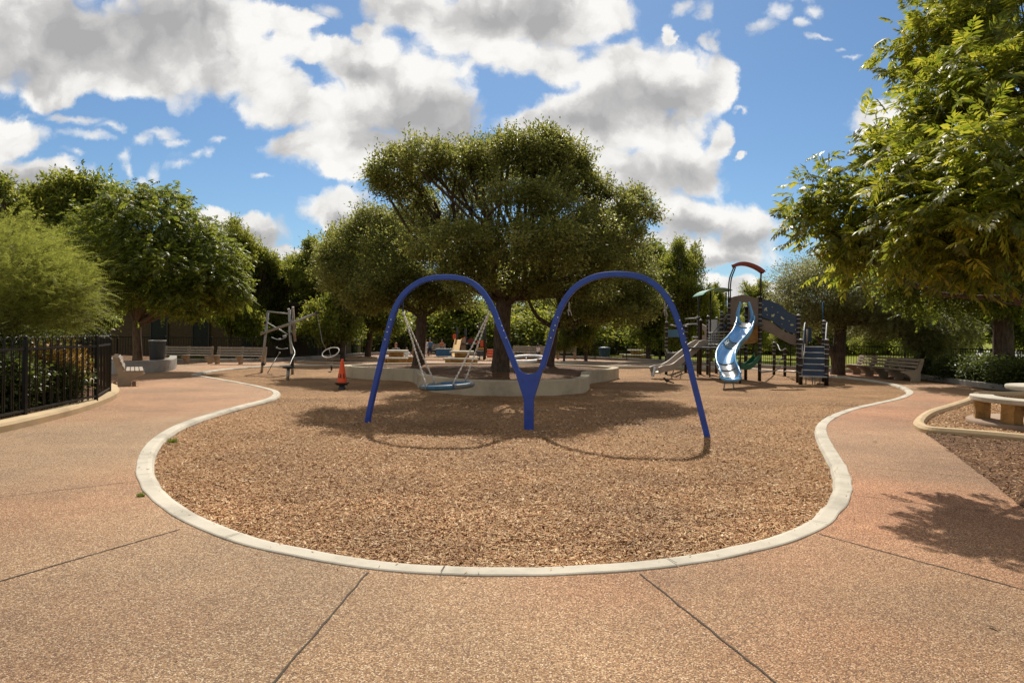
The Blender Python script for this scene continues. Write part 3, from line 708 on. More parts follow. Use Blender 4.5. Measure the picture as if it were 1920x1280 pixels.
def scatter(n, y0, y1, poly, wide=.9):
    # more chips close by, fewer far off
    y = 1.0 / (1.0 / y0 + RNG.uniform(0, 1, n) * (1.0 / y1 - 1.0 / y0)); x = RNG.uniform(-1, 1, n) * wide * y
    k_ = in_poly(x, y, poly); return x[k_], y[k_]
innp = [(p.x, p.y) for p in inner]
X, Y = scatter(290000, 4.3, 17, innp, .72)
Z = np.array([mz(a, b) for a, b in zip(X, Y)]) + RNG.uniform(.004, .022, len(X))
tag(chips('wood_chips', X, Y, Z, .018, .048, M['chip']), 'loose tan wood chips covering the playground bed', 'wood chips', kind='stuff')

# chips kicked over the kerb onto the paving
outp = [(p.x, p.y) for p in outer]
ii = RNG.integers(0, len(outer), 900); wd = np.abs(RNG.normal(0, 1, 900)) ** 1.5
nrm_ = offset(outer, -1.0)
X = np.array([outer[i].x + (nrm_[i].x - outer[i].x) * (w * .22 - .17) for i, w in zip(ii, wd)]); Y = np.array([outer[i].y + (nrm_[i].y - outer[i].y) * (w * .22 - .17) for i, w in zip(ii, wd)])
Z = np.where(in_poly(X, Y, outp), .024, .006); q = Y < 20
tag(chips('spilled_chips', X[q], Y[q], Z[q], .012, .034, M['chip']), 'stray wood chips kicked onto the kerb and paving', 'wood chips', kind='stuff')

# paving joints: dark ragged lines
def joint(pts, w=.009):
    a, b = (G(x, y, 0) for x, y in pts); n = max(8, int((b - a).length / .035)); m = MB(); vs = []
    t = (b - a).normalized(); s = Vector((-t.y, t.x, 0))
    for i in range(n + 1):
        p = a.lerp(b, i / n); j = mnoise.noise(Vector((p.x * 9, p.y * 9, 1))) * .008
        ww = w * (.7 + .8 * abs(mnoise.noise(Vector((p.x * 25, p.y * 25, 5)))))
        for q in (-1, 1):
            r = p + s * (j + q * ww / 2 + q * .002 * random.random()); vs.append((r.x, r.y, .004))
    jm2.add(vs, [(2 * i, 2 * i + 1, 2 * i + 3, 2 * i + 2) for i in range(n)])
jm2 = MB()
for pts, w in [(((470,1330),(690,1073)), .011), (((1200,1076),(1500,1316)), .011), (((-60,1107),(338,992)), .012), (((-40,937),(254,902)), .008), (((1535,1001),(1960,1116)), .012),
            (((1599,928),(1905,966)), .007), (((1601,874),(1838,896)), .006), (((60,801),(330,799)), .006), (((1560,806),(1722,800)), .006)]: joint(pts, w)
struct(jm2.build('pavement_joint', M['joint']))

# ------------------------------------------------------------------ beds beside the paving
def bed(name, pts, z, m, world=False, th=.0):
    pp = pts if world else [tuple(G(x, y, z))[:2] for x, y in pts]
    tr = geometry.tessellate_polygon([[Vector((a, b, 0)) for a, b in pp]])
    return struct(MB().add([(a, b, z) for a, b in pp], tr).build(name, m)), pp
# right: dark mulch in front of the table, chips round the table, strip before the fence
DMP = [(1733,810),(1788,850),(1858,903),(1960,985),(2300,1000),(2300,800),(1920,829),(1830,819),(1760,814)]
dm_ = resample([G(x, y, 0).xy for x, y in DMP], .08, True)
dm_ = [p + Vector((mnoise.noise(Vector((p.x * 6, p.y * 6, 4))), mnoise.noise(Vector((p.x * 6, p.y * 6, 8))))) * .035 for p in dm_]
_, DM = bed('dark_mulch_bed', [(p.x, p.y) for p in dm_], .006, M['dark_mulch'], True)
DM2 = [(p.x - .05, p.y - .03) for p in dm_]
tk = smooth_path([G(x, y, .0).xy for x, y in [(2100,741),(1960,741.5),(1880,741),(1838,740),(1822,744),(1812,753),(1775,766),(1738,778),(1718,792),(1717,803),(1740,812),(1800,817),(1900,826),(2100,850)]], 7, False)
_, TB = bed('table_chip_bed', [(p.x, p.y) for p in tk], .010, M['mulch'], True)
tkp = [(-.02, -.05), (-.02, .06), (.02, .105), (.09, .115), (.145, .09), (.165, .03), (.165, -.05)]
struct(MB().sweep([(p.x, p.y) for p in tk], tkp, smooth=False).build('tan_kerb', M['tan_kerb']))
_, SB = bed('fence_mulch_bed', [(14.4,26.5),(15.4,24.8),(14.6,20.6),(13.4,18.3),(13.2,16.2),(18,14),(19,20),(17.4,30),(16.2,29)], .006, M['dark_mulch'], True)
X = RNG.uniform(3.5, 14, 60000); Y = RNG.uniform(3.5, 13, 60000); q = (in_poly(X, Y, DM) | (in_poly(X, Y, DM2) & (RNG.uniform(0, 1, len(X)) < .4))) & (X / Y < .9)
tag(chips('bark_chips', X[q], Y[q], RNG.uniform(.008, .03, q.sum()), .025, .06, M['dark_chip']), 'dark bark chips on the bed right of the path', 'bark chips', kind='stuff')
X = RNG.uniform(6, 16, 40000); Y = RNG.uniform(9, 19, 40000); q = in_poly(X, Y, TB) & (X / Y < .85)
tag(chips('table_bed_chips', X[q], Y[q], RNG.uniform(.012, .034, q.sum()), .03, .065, M['chip']), 'tan wood chips round the concrete table', 'wood chips', kind='stuff')
# low kerb wall before the right fence
rk = smooth_path([(19.5,12),(16.2,17),(15.35,20.5),(15.9,25),(16.2,29.3),(14.9,31.8),(11.3,37),(8.9,40.7),(3.6,45.7),(-3.3,50),(-8,51),(-10.3,47.5),(-11.5,41),(-13.4,35.7),(-19.3,33.4)], 8, False)
struct(MB().sweep([(p.x, p.y) for p in rk], [(-.1, -.1), (-.1, .16), (-.08, .18), (.08, .18), (.1, .16), (.1, -.1)]).build('fence_kerb', M['grey_wall']))
# beds and kerbs far behind the planter
def blob(cx, cy, rx, ry, n=20, sd_=1): return [(cx + rx * math.cos(2 * PI * i / n) * (1 + .12 * math.sin(3 * i + sd_)), cy + ry * math.sin(2 * PI * i / n) * (1 + .1 * math.cos(2 * i + sd_))) for i in range(n)]
for nm, bl, mm in [('tree_bed', blob(-9.0, 37.5, 2.6, 1.6), M['dark_mulch']), ('tree_bed', blob(4.5, 35.8, 4.4, 2.0), M['dark_mulch']), ('toddler_chip_bed', blob(-2.6, 42.5, 4.6, 3.2), M['mulch']), ('fence_tree_bed', blob(6.2, 38.6, 3.6, 1.0), M['dark_mulch'])]:
    bed(nm, bl, .006 if nm != 'fence_tree_bed' else .012, mm, True)
    struct(MB().sweep(bl, [(-.06, -.05), (-.06, .05), (.06, .05), (.06, -.05)], True).build('bed_kerb', M['kerb']))
# left: raised planting bed with a curved kerb under the near fence
lk = smooth_path([G(x, y, 0).xy for x, y in [(-700,935),(-330,868),(-120,834),(0,812),(60,798),(140,777),(192,759),(217,747),(224,738),(219,731),(208,727)]], 7, False)
lk += [lk[-1] + Vector((-1.2, 1.4)), lk[-1] + Vector((-3.6, 2.6))]
struct(MB().sweep([(p.x, p.y) for p in lk], [(0, -.1), (0, .10), (.03, .145), (.30, .15), (.34, .12), (.34, -.1)]).build('tan_kerb', M['tan_kerb']))
bed('planting_soil', [(p.x - .3, p.y) for p in lk] + [(-30, 24), (-30, 4)], .10, M['dark_mulch'], True)

# ------------------------------------------------------------------ curved planter with the oaks
fr = [(645,704),(655,708),(715,712),(764,714),(779,719),(787,728),(834,737),(905,742),(980,742.5),(1040,741),(1085,738),(1104,731),(1108,719),(1130,715.5),(1152,712),(1160,708)]
bk = [(1159,688),(1130,685.8),(1080,683.5),(1000,681.3),(900,680.3),(800,680),(720,680.8),(665,683)]
po = [G(x, y, -.05).xy for x, y in fr] + [G(x, y, .36).xy for x, y in bk]
po = smooth_path(po, 6, True); po = resample(po, .2, True)
planter = MB().sweep([(p.x, p.y) for p in po], [(0, -.15), (0, .345), (.02, .365), (.26, .365), (.28, .345), (.28, -.15)], True).build('planter_wall', M['wall'], loc=(po[0].x, po[0].y, 0))
tag(planter, 'low curved concrete wall around the oak trees behind the swing', 'planter')
def mound(outline, off, z0, z1, name):
    ins = offset(outline, off); c = sum(ins, Vector((0, 0))) / len(ins); vs = []; fs = []; n = len(ins); K = 7
    for r in range(K):
        f = r / (K - 1) * .97
        for p in ins:
            q = p.lerp(c, f); vs.append((q.x, q.y, z0 + (z1 - z0) * (1 - (1 - f) ** 2) + .03 * mnoise.noise(Vector((q.x, q.y, 2)))))
    for r in range(K - 1):
        for i in range(n): fs.append((r * n + i, r * n + (i + 1) % n, (r + 1) * n + (i + 1) % n, (r + 1) * n + i))
    fs.append([(K - 1) * n + i for i in range(n)])
    return struct(MB().add(vs, fs, 0, True).build(name, M['dark_mulch']))
mound(po, .27, .30, .46, 'planter_soil')
# grey wall round the tree at the left
gw = smooth_path([(-17.2, 29.6)] + [G(x, y, 0).xy for x, y in [(212,701),(262,699.5),(312,696),(328,692),(331,688)]] + [(-15.4, 31.4)], 6, False)
w2 = MB().sweep([(p.x, p.y) for p in gw], [(0, -.1), (0, .43), (.02, .45), (.28, .45), (.3, .43), (.3, -.1)]).build('tree_wall', M['grey_wall'], loc=(gw[0].x, gw[0].y, 0))
tag(w2, 'grey weathered concrete wall curving past the tree by the dark bin', 'wall')
bed('tree_wall_soil', [(p.x, p.y) for p in offset(gw, .2)] + [(-19, 33.4), (-20, 30)], .36, M['dark_mulch'], True)
struct(MB().add([(46, 68, -.14), (150, 68, -.14), (190, 100, -.14), (68, 100, -.14)], [(0, 1, 2, 3)]).build('road', M['road']))
# ------------------------------------------------------------------ blue arched swing frame
BL, BC, BR = G(688.5, 791, -.05), G(991.5, 803, -.05), G(1328, 819, -.05)
def onplane(px, py, A, B):
    u, v = UV(px, py); k_ = u / F; dx, dy = B.x - A.x, B.y - A.y
    s = (k_ * A.y - A.x) / (dx - k_ * dy); d = A.y + dy * s
    return Vector((A.x + dx * s, d, HC - v / F * d))
def flatbar(m, pts, nrm, w, t, mi=0):
    "bent bar: w in its plane, t across it"
    k_ = len(pts); vs = []; b = .012
    for i, p in enumerate(pts):
        tt = (pts[min(i + 1, k_ - 1)] - pts[max(i - 1, 0)]).normalized(); s = tt.cross(nrm).normalized()
        for a, c in ((-w/2+b, -t/2), (w/2-b, -t/2), (w/2, -t/2+b), (w/2, t/2-b), (w/2-b, t/2), (-w/2+b, t/2), (-w/2, t/2-b), (-w/2, -t/2+b)):
            vs.append(p + s * a + nrm * c)
    fs = [(i * 8 + j, i * 8 + (j + 1) % 8, (i + 1) * 8 + (j + 1) % 8, (i + 1) * 8 + j) for i in range(k_ - 1) for j in range(8)]
    fs += [tuple(reversed(range(8))), tuple((k_ - 1) * 8 + j for j in range(8))]
    m.add(vs, fs, mi)
LA = [(688.5,800),(693,770),(709,700),(721,650),(733,603),(744,573),(763,546),(796,525),(838,519.5),(874,525),(901,543),(922,575),(938,615),(953,652),(967.5,690)]
RA = [(1016.5,690),(1030,645),(1041,605),(1055,570),(1079,539),(1115,519.5),(1158,514),(1201,519.5),(1233,538),(1257,569),(1272,605),(1283,645),(1298,705),(1318,785),(1329,830)]
sw = thing('swing_frame', 'tall blue steel swing frame with two bent arches meeting on a central post', 'swing frame', (BC.x, BC.y, -.05))
nL = (BC - BL); nL = Vector((-nL.y, nL.x, 0)).normalized(); nR = (BR - BC); nR = Vector((-nR.y, nR.x, 0)).normalized()
m = MB(); flatbar(m, curve3([onplane(x, y, BL, BC) for x, y in LA], 7), nL, .095, .10); m.build('arch', M['blue'], sw)
m = MB(); flatbar(m, curve3([onplane(x, y, BC, BR) for x, y in RA], 7), nR, .098, .10); m.build('arch', M['blue'], sw)
GU = [(963,681),(967,697),(983.3,749),(984,806),(999.8,806),(1000.2,749),(1014.5,704),(1020.5,683),(1012.5,690),(1008,695.5),(1001,699.5),(991.5,701),(982,699.5),(976,695.5),(972,690)]
nM = (nL + nR).normalized(); dC = Vector((nM.y, -nM.x, 0)); A_, B_ = BC - dC * 2, BC + dC * 2
gp = [onplane(x, y, A_, B_) for x, y in GU]
m = MB(); m.slab([[((p - BC).dot(dC), p.z) for p in gp]], (BC.x, BC.y, 0), dC, (0, 0, 1), nM, .112); m.build('centre_post', M['blue'], sw)
for ps, A, B, nn in (([(735,599),(731,613),(728,622),(724,636),(937,597),(942,610.5),(945.5,619.5),(950,633)], BL, BC, nL), ([(1047,595),(1042,610),(1039,619),(1034,633),(1274.5,600.5),(1279,616),(1281.5,625.5),(1285.6,641)], BC, BR, nR)):
    for x, y in ps:
        p = onplane(x, y, A, B); s_ = -1 if nn.y > 0 else 1
        MB().tube([p + nn * s_ * .048, p + nn * s_ * .058], .0105, 8).build('bolt', M['white'], sw)
hang = []
for (x, y), A, B, nn in (((756,572), BL, BC, nL), ((919,570), BL, BC, nL), ((1067,571), BC, BR, nR), ((1247,571), BC, BR, nR)):
    p = onplane(x, y, A, B); q = p + Vector((0, 0, -.10)); hang.append(q)
    m = MB(); m.tube([p + Vector((0, 0, .05)), p, q], .013, 8); m.lathe([(.02, -.02), (.02, .02)], q, 8)
    if x > 1000: m.bar(q + Vector((.02, 0, 0)), q + Vector((.05, 0, -.09)), .012); m.bar(q - Vector((.02, 0, 0)), q + Vector((0, 0, -.09)), .012)
    m.build('hanger', M['zinc'] if x > 1000 else M['navy'], sw)

# basket swing hanging from the left arch
bc = onplane(838, 723, BL, BC)
bsw = thing('basket_swing', 'round blue and grey nest swing hung on four chains under the left arch', 'basket swing', bc)
tl = math.radians(3.6)
def ringpt(a, r, dz=0):
    x, y = r * math.cos(a), r * math.sin(a); return bc + Vector((x * math.cos(tl), y, x * math.sin(tl) + dz))
R_ = .455
for a0, a1, mm in ((-130, -70, 'mesh_blue'), (-70, 20, 'grey_rope'), (20, 110, 'mesh_blue'), (110, 170, 'grey_rope'), (170, 230, 'grey_rope')):
    mm = 'rim_cover' if mm == 'mesh_blue' else 'rim_grey'
    m = MB(); m.tube([ringpt(math.radians(a0 + (a1 - a0) * i / 10), R_) for i in range(11)], .047, 10); m.build('rim_cover', M[mm], bsw)
m = MB(); pr = []
for r_, z in ((0, -.045), (.15, -.04), (.28, -.026), (.38, -.008), (.44, .004)): pr.append((r_, z))
vs = []; nn_ = 32
for r_, z in pr + [(r_, z - .02) for r_, z in reversed(pr)]:
    for j in range(nn_): vs.append(ringpt(2 * PI * j / nn_, r_, z))
fs = [(i * nn_ + j, i * nn_ + (j + 1) % nn_, (i + 1) * nn_ + (j + 1) % nn_, (i + 1) * nn_ + j) for i in range(2 * len(pr) - 1) for j in range(nn_)]
m.add(vs, fs, 0, True).build('seat_mat', M['rope'], bsw)
def chain(m, a, b, pitch=.036, r=.0062):
    d = b - a; n = max(2, int(d.length / pitch)); t = d.normalized(); x = t.cross(Vector((0, 1, 0))).normalized(); y = t.cross(x)
    for i in range(n):
        c = a + d * ((i + .5) / n); s = x if i % 2 else y; hl = d.length / n * .72
        m.tube([c + t * (hl * math.cos(q)) + s * (.0125 * math.sin(q)) for q in (2 * PI * j / 8 for j in range(8))], r, 5, closed=True)
for hi, an in ((0, -137), (0, 125), (1, -72), (1, 48)):
    e = ringpt(math.radians(an), R_, .04); h = hang[hi] + Vector((0, 0, -.02))
    e2 = e.lerp(h, .1)
    m = MB(); chain(m, h, e2); m.build('chain', M['chain'], bsw)
    m = MB(); m.tube([e, e2], .014, 7); m.build('chain_sleeve', M['rope'], bsw)

# ------------------------------------------------------------------ traffic cone on its stub
c0 = G(641, 729.5, -.05)
stub = thing('play_spinner', 'dark round stub of a spinner under the orange cone', 'play spinner', c0)
MB().lathe([(.11, -.1), (.11, .04), (.085, .07), (.085, .12)], c0, 16).build('pedestal', M['grey_plastic'], stub)
MB().lathe([(.15, .12), (.165, .13), (.165, .15), (.15, .16)], c0, 20).build('seat', M['rubber'], stub)
cz = c0 + Vector((0, 0, .16))
cone = thing('traffic_cone', 'orange traffic cone with black stencilled letters near the climbing frame', 'traffic cone', cz)
MB().lathe([(.145, 0.03), (.14, .05), (.036, .69), (.03, .71), (.022, .71)], cz, 24).build('body', M['orange'], cone)
MB().box(cz + Vector((0, 0, .015)), (.36, .36, .03), None, 0, .01).build('base', M['rubber'], cone)
def letter(ch, ang, z, size):
    cu = bpy.data.curves.new('t', 'FONT'); cu.body = ch; cu.size = size; cu.extrude = .002; cu.align_x = 'CENTER'; cu.offset = .006
    ob = bpy.data.objects.new('t', cu); COL.objects.link(ob)
    dg = bpy.context.evaluated_depsgraph_get(); me = bpy.data.meshes.new_from_object(ob.evaluated_get(dg)); bpy.data.objects.remove(ob); bpy.data.curves.remove(cu)
    for v in me.vertices:
        zz = z + v.co.y; r = .14 + (.036 - .14) * (zz - .05) / .64 + .002 + v.co.z; a = ang + v.co.x / max(.09, r)
        v.co = (r * math.sin(a), -r * math.cos(a), zz)
    me.materials.clear(); me.materials.append(M['rubber']); return link_mesh('lettering', me, cone)
letter('O', -.55, .18, .17); letter('.', .02, .18, .15); letter('I', .72, .16, .19)

# ------------------------------------------------------------------ climbing frame (left, steel)
fb = G(515, 700, -.05)
cf = thing('climbing_frame', 'grey steel climbing frame with leaning posts and a long slanting beam', 'climbing frame', fb)
dP1 = G(490.5, 698.5, -.05).y; dP2 = G(548, 702, -.05).y
def tubes(name, plist, r, mm, par=None, n=9):
    m = MB()
    for pts in plist: m.tube(pts, r, n)
    return m.build(name, M[mm], par or cf)
p1 = tubes('post', [[P(490, 702, dP1), P(496.5, 640, dP1), P(502.5, 583, dP1)]], .052, 'zinc')
MB().lathe([(.075, 0), (.08, .05), (.075, .1)], P(493.3, 685, dP1) , 10).build('clamp', M['black'], p1)
p2 = tubes('post', [[P(542.5, 581, dP2), P(543.5, 625, dP2), P(547, 660, dP2), P(548.5, 703, dP2)]], .055, 'zinc')
MB().tube([P(547.3, 662, dP2), P(548.2, 687, dP2)], .064, 9).build('sleeve', M['black'], p2)
tubes('top_bar', [[P(502, 584, dP1), P(541, 588, dP2)]], .028, 'zinc')
tubes('brace', [[P(501, 605, dP1 - .1), P(539.5, 626.5, dP2 - .1)]], .022, 'zinc')
bm_ = tubes('beam', [[P(489.5, 625.5, dP1 - .12), P(546, 606, dP2 - .12), P(594, 587, dP2 - .3)]], .048, 'zinc')
MB().lathe([(.06, -.04), (.085, -.02), (.085, .02), (.03, .05)], P(595, 586.5, dP2 - .3), 10).build('end_cap', M['black'], bm_)
for (x, y, d) in ((498, 605, dP1), (497, 624, dP1), (544, 606, dP2), (545, 626, dP2)):
    MB().lathe([(.07, -.05), (.075, 0), (.07, .05)], P(x, y, d), 10).build('clamp', M['black'], cf)
m = MB()
for x, y in ((541, 579.5), (549.5, 576)): m.ball(P(x, y, dP2), (.06, .05, .03), 8)
m.build('cap', M['white'], cf)
tubes('wooden_pole', [[P(549, 578, dP2 + .25), P(551.5, 620, dP2 + .25), P(553.5, 640, dP2 + .25)]], .05, 'brown_wood')
tubes('curved_rail', [curve3([P(549.5, 592, dP2 - .2), P(545, 612, dP2 - .25), P(543.5, 632, dP2 - .3), P(549, 650, dP2 - .5), P(552.8, 662, dP2 - .9), P(547, 675, dP2 - 1.4), P(541.5, 690, dP2 - 1.9)], 5)], .018, 'zinc')
tubes('prop', [[P(500.5, 701.5, dP1 - .4), P(510, 684, dP1), P(520, 668, dP1 + .4)]], .014, 'black')
m = MB()
for q in (curve3([P(509, 632, dP1 + .3), P(522, 636.5, dP2), P(536, 633, dP2)], 5), curve3([P(519, 652, dP1 + .3), P(528, 654, dP2), P(540, 652.5, dP2)], 5), [P(524, 661, dP2), P(519, 670, dP1)]): m.tube(q, .012, 6)
m.ball(P(524, 635.5, dP2), (.07, .05, .03)); m.ball(P(534, 630, dP2), (.09, .06, .05)); m.ball(P(524.5, 661, dP2), .04); m.ball(P(547.5, 661, dP2 - .1), .05); m.ball(P(519, 651.5, dP1), .04)
m.build('hand_holds', M['rim'], cf)
# spinning disc on a stub, at the foot of the curved rail
ds = G(539, 712, -.05)
sp_ = thing('spinner_disc', 'black round spinner disc on a steel stub by the climbing frame', 'play spinner', ds)
MB().tube([ds + Vector((0, 0, -.1)), ds + Vector((.03, 0, .42))], .055, 10).build('stub', M['zinc'], sp_)
MB().lathe([(.02, .38), (.17, .40), (.2, .425), (.2, .445), (.12, .465), (.0, .465)], ds + Vector((.03, 0, 0)), 20).build('disc', M['rubber'], sp_)
# hanging hoop with a footrest
he = P(594.5, 590, dP2 - .3)
hp = thing('hanging_hoop', 'pale steel hoop seat with a small footrest hanging from the slanting beam', 'hoop seat', he)
m = MB(); hc = P(620, 660.5, dP2 - .35); m.tube([he, P(597, 599, dP2 - .3), P(604, 640, dP2 - .32), P(612, 656, dP2 - .33)], .011, 7); m.build('hanger_rod', M['zinc'], hp)
rot = Matrix.Rotation(math.radians(-14), 3, 'Y') @ Matrix.Rotation(math.radians(42), 3, 'X')
m = MB(); m.tube([hc + rot @ Vector((.33 * math.cos(a), .26 * math.sin(a), 0)) for a in (2 * PI * i / 28 for i in range(28))], .019, 8, closed=True); m.build('hoop', M['white'], hp)
m = MB(); q1, q2 = P(613.5, 684.5, dP2 - .35), P(625.5, 682.5, dP2 - .35)
m.tube([P(611, 666, dP2 - .35), q1], .009, 6); m.tube([P(616, 652, dP2 - .35), P(622, 672, dP2 - .35), q2], .009, 6); m.tube([q1 - Vector((.08, 0, 0)), q2], .014, 6); m.build('footrest', M['zinc'], hp)
MB().box(P(621.5, 690, dP2 - .35), (.07, .06, .17), None, 0, .02).bar(P(621, 696, dP2 - .35), P(616.5, 697.5, dP2 - .5), .05, .03).tube([P(621, 683, dP2 - .35), P(621, 687, dP2 - .35)], .012, 6).build('pedal', M['rubber'], hp)

# ------------------------------------------------------------------ tall play structure (right)
tb = G(1424, 716, -.05); DT = tb.y
pg = thing('play_structure', 'large play structure with a blue winding slide, navy ramp panel and stairs', 'play structure', tb)
def post(px, ytop, ybase, r=.062, zb=-.05, rings=True, d=None, cap=True, xt=None, nm='post'):
    b = G(px, ybase, zb) if d is None else P(px, ybase, d)
    t = P(px, ytop, b.y); h = t.z
    b = Vector((b.x, b.y, -.12)); t = Vector((b.x, b.y, h))
    prof = [(r, -.12)]; mi = []
    if rings:
        z = .35
        while z < h - .1:
            prof += [(r, z - .013), (r + .006, z - .009), (r + .006, z + .009), (r, z + .013)]; mi += [0, 1, 1, 1]; z += .16 if int(z * 10) % 3 else .26
    if cap: prof += [(r, h - .02), (r + .004, h - .02), (r + .004, h + .01), (r * .6, h + .035), (0, h + .045)]; mi += [0, 1, 1, 1, 1]
    else: prof += [(r, h)]; mi += [0]
    q = MB().lathe(prof, (b.x, b.y, 0), 12)
    for i, k_ in enumerate(mi):
        for j in range(12): q.m[i * 12 + j] = k_
    q.build(nm, [M['post'], M['rim']], pg)
    return Vector((b.x, b.y, h))
pA = post(1365.5, 558, 712); pB = post(1424, 557, 714.5); pC = post(1398, 575, 711, d=DT + 1.35, r=.06); pD = post(1352, 585, 705, d=DT + 1.2)
pE = post(1496, 591, 717, r=.07); pE2 = post(1501, 637, 720, r=.07); pF = post(1549.5, 637, 722.5, r=.07); pG_ = post(1544, 602, 716, r=.062)
post(1387.5, 648, 719, r=.03, rings=False, cap=False, nm='support_pole')
# tower panels
def panel(name, loops, A, B, th, mm, par=None):
    "flat panel given by photo outlines lying in the upright plane through A and B"
    X_ = Vector((B.x - A.x, B.y - A.y, 0)).normalized(); N_ = Vector((-X_.y, X_.x, 0))
    def c(lp): return [((q.x - A.x) * X_.x + (q.y - A.y) * X_.y, q.z) for q in (onplane(x, y, A, B) for x, y in lp)]
    return MB().slab([c(l) for l in loops], (A.x, A.y, 0), X_, (0, 0, 1), N_, th).build(name, M[mm], par or pg)
hole = [(1386,602),(1384.5,592),(1385.5,580),(1389,571),(1394,567),(1399,567),(1404,571),(1407.5,580),(1408.5,592),(1407,602),(1400,604.5),(1392,604.5)]
tp = panel('tower_panel', [[(1368,559),(1376,556),(1392,552.5),(1400,553),(1412,558),(1421.5,558.5),(1421.5,606),(1368,606)], hole], pA, pB, .03, 'taupe')
panel('lower_panel', [[(1368,607),(1421.5,607),(1421,640),(1412,644),(1380,646),(1368,632)]], pA, pB, .028, 'stone')
dA = pA.y
MB().box(((pA.x + pB.x) / 2, DT + .75, 2.02), (pB.x - pA.x, 1.3, .06)).build('deck', M['grey_plastic'], pg)
panel('side_panel', [[(1399,575),(1424,560),(1424,605),(1399,610)]], Vector((pB.x - .05, pB.y + 1.3, 0)), Vector((pB.x + .02, pB.y, 0)), .03, 'taupe')
# winding slide
ctr = [(1397,603.5,DT-.05),(1397.5,613,DT-.4),(1392,630,DT-1.0),(1379.5,646,DT-1.55),(1367.5,660,DT-2.05),(1361,676,DT-2.55),(1361.5,692,DT-3.0),(1366.5,705,DT-3.4),(1369.5,712.5,DT-3.75)]
cl = curve3([P(x, y + 1.5, d) for x, y, d in ctr], 8)
def trough(pts, w, h, th=.035):
    vs = []; k_ = len(pts); prof = []
    for i in range(13):
        a = PI * i / 12; prof.append((-math.cos(a) * w / 2, h * (1 - math.sin(a) ** .6)))
    pr2 = prof + [(x * (1 + 2 * th / w), z - th) if 0 < i < 12 else (x * (1 + 2 * th / w), z) for i, (x, z) in reversed(list(enumerate(prof)))]
    for i, p in enumerate(pts):
        t = (cl[min(p + 1, len(cl) - 1)] - cl[max(p - 1, 0)]).normalized(); s = t.cross(Vector((0, 0, 1))).normalized(); n = s.cross(t).normalized()
        for x, z in pr2: vs.append(cl[p] + s * x + n * z)
    q = len(pr2)
    fs = [(i * q + j, i * q + (j + 1) % q, (i + 1) * q + (j + 1) % q, (i + 1) * q + j) for i in range(k_ - 1) for j in range(q)]
    fs += [tuple(reversed(range(q))), tuple((k_ - 1) * q + j for j in range(q))]
    return MB().add(vs, fs, 0, True)
sec = [(0, 8, 'slide_steel'), (8, 22, 'slide_blue'), (22, 28, 'slide_grey'), (28, 43, 'slide_blue'), (43, 49, 'slide_steel'), (49, 58, 'slide_steel'), (58, len(cl) - 1, 'slide_blue')]
slide = None
for a, b, mm in sec:
    o = trough(list(range(a, b + 1)), .56, .27).build('winding_slide' if slide is None else 'slide_section', M[mm], pg if slide is None else slide)
    if slide is None: slide = o
    else:
        t = (cl[min(a + 1, len(cl) - 1)] - cl[a - 1]).normalized(); s = t.cross(Vector((0, 0, 1))).normalized(); n = s.cross(t).normalized()
        m = MB(); m.tube([cl[a] + s * (-math.cos(PI * i / 12) * .295) + n * (.27 * (1 - math.sin(PI * i / 12) ** .6) + .008) for i in range(13)], .012, 6); m.build('seam', M['slide_grey'], slide)
for sg in (-1, 1):
    pts = []
    for i in range(len(cl)):
        t = (cl[min(i + 1, len(cl) - 1)] - cl[max(i - 1, 0)]).normalized(); s = t.cross(Vector((0, 0, 1))).normalized(); n = s.cross(t).normalized(); pts.append(cl[i] + s * sg * .295 + n * .27)
    MB().tube(pts, .032, 8).build('slide_rim', M['slide_blue'], slide)
e = cl[-1]; t = (cl[-1] - cl[-3]).normalized()
m = MB(); m.tube([e + Vector((.31 * math.cos(a), -.10 * math.sin(a) - .02, .12 - .10 * math.sin(a))) for a in (PI * i / 10 for i in range(11))], .04, 8); m.build('slide_lip', M['slide_blue'], slide)
for sx in (-1, 1):
    MB().tube([e + Vector((sx * .12, .15, -.03)), e + Vector((sx * .17, .12, -e.z - .08))], .022, 8).build('slide_leg', M['zinc'], slide)
for sx, ps in ((-1, [(1388.5,566),(1386,577),(1383.5,590),(1384.5,600),(1388,606)]), (1, [(1404.5,566),(1407,577),(1410,590),(1409.5,600),(1406,606)])):
    MB().tube(curve3([P(x, y, DT - .12) for x, y in ps], 5), [.03 + .035 * min(1, i / 8) for i in range(21)], 8).build('slide_grip', M['slide_blue'], slide)
# red arched beam on its poles
ar = [P(x, y, DT + .3) for x, y in [(1374.5,499),(1382,496),(1391,494.5),(1401,495.5),(1412,499),(1422,504),(1431,510.5)]]
m = MB(); flatbar(m, curve3(ar, 5), Vector((0, 1, 0)), .13, .28); m.build('arched_beam', M['red'], pg)
for pts in ([(1366.5,562),(1366,540),(1368,522),(1373,508),(1376,501)], [(1369.8,562),(1369.5,540),(1371.5,522),(1376.5,508),(1379,501)]): tubes('beam_pole', [curve3([P(x, y, DT + .25) for x, y in pts], 5)], .024, 'post', pg)
tubes('beam_pole', [[P(1425.5, 562, DT + .3), P(1427, 511, DT + .3)]], .03, 'post', pg)
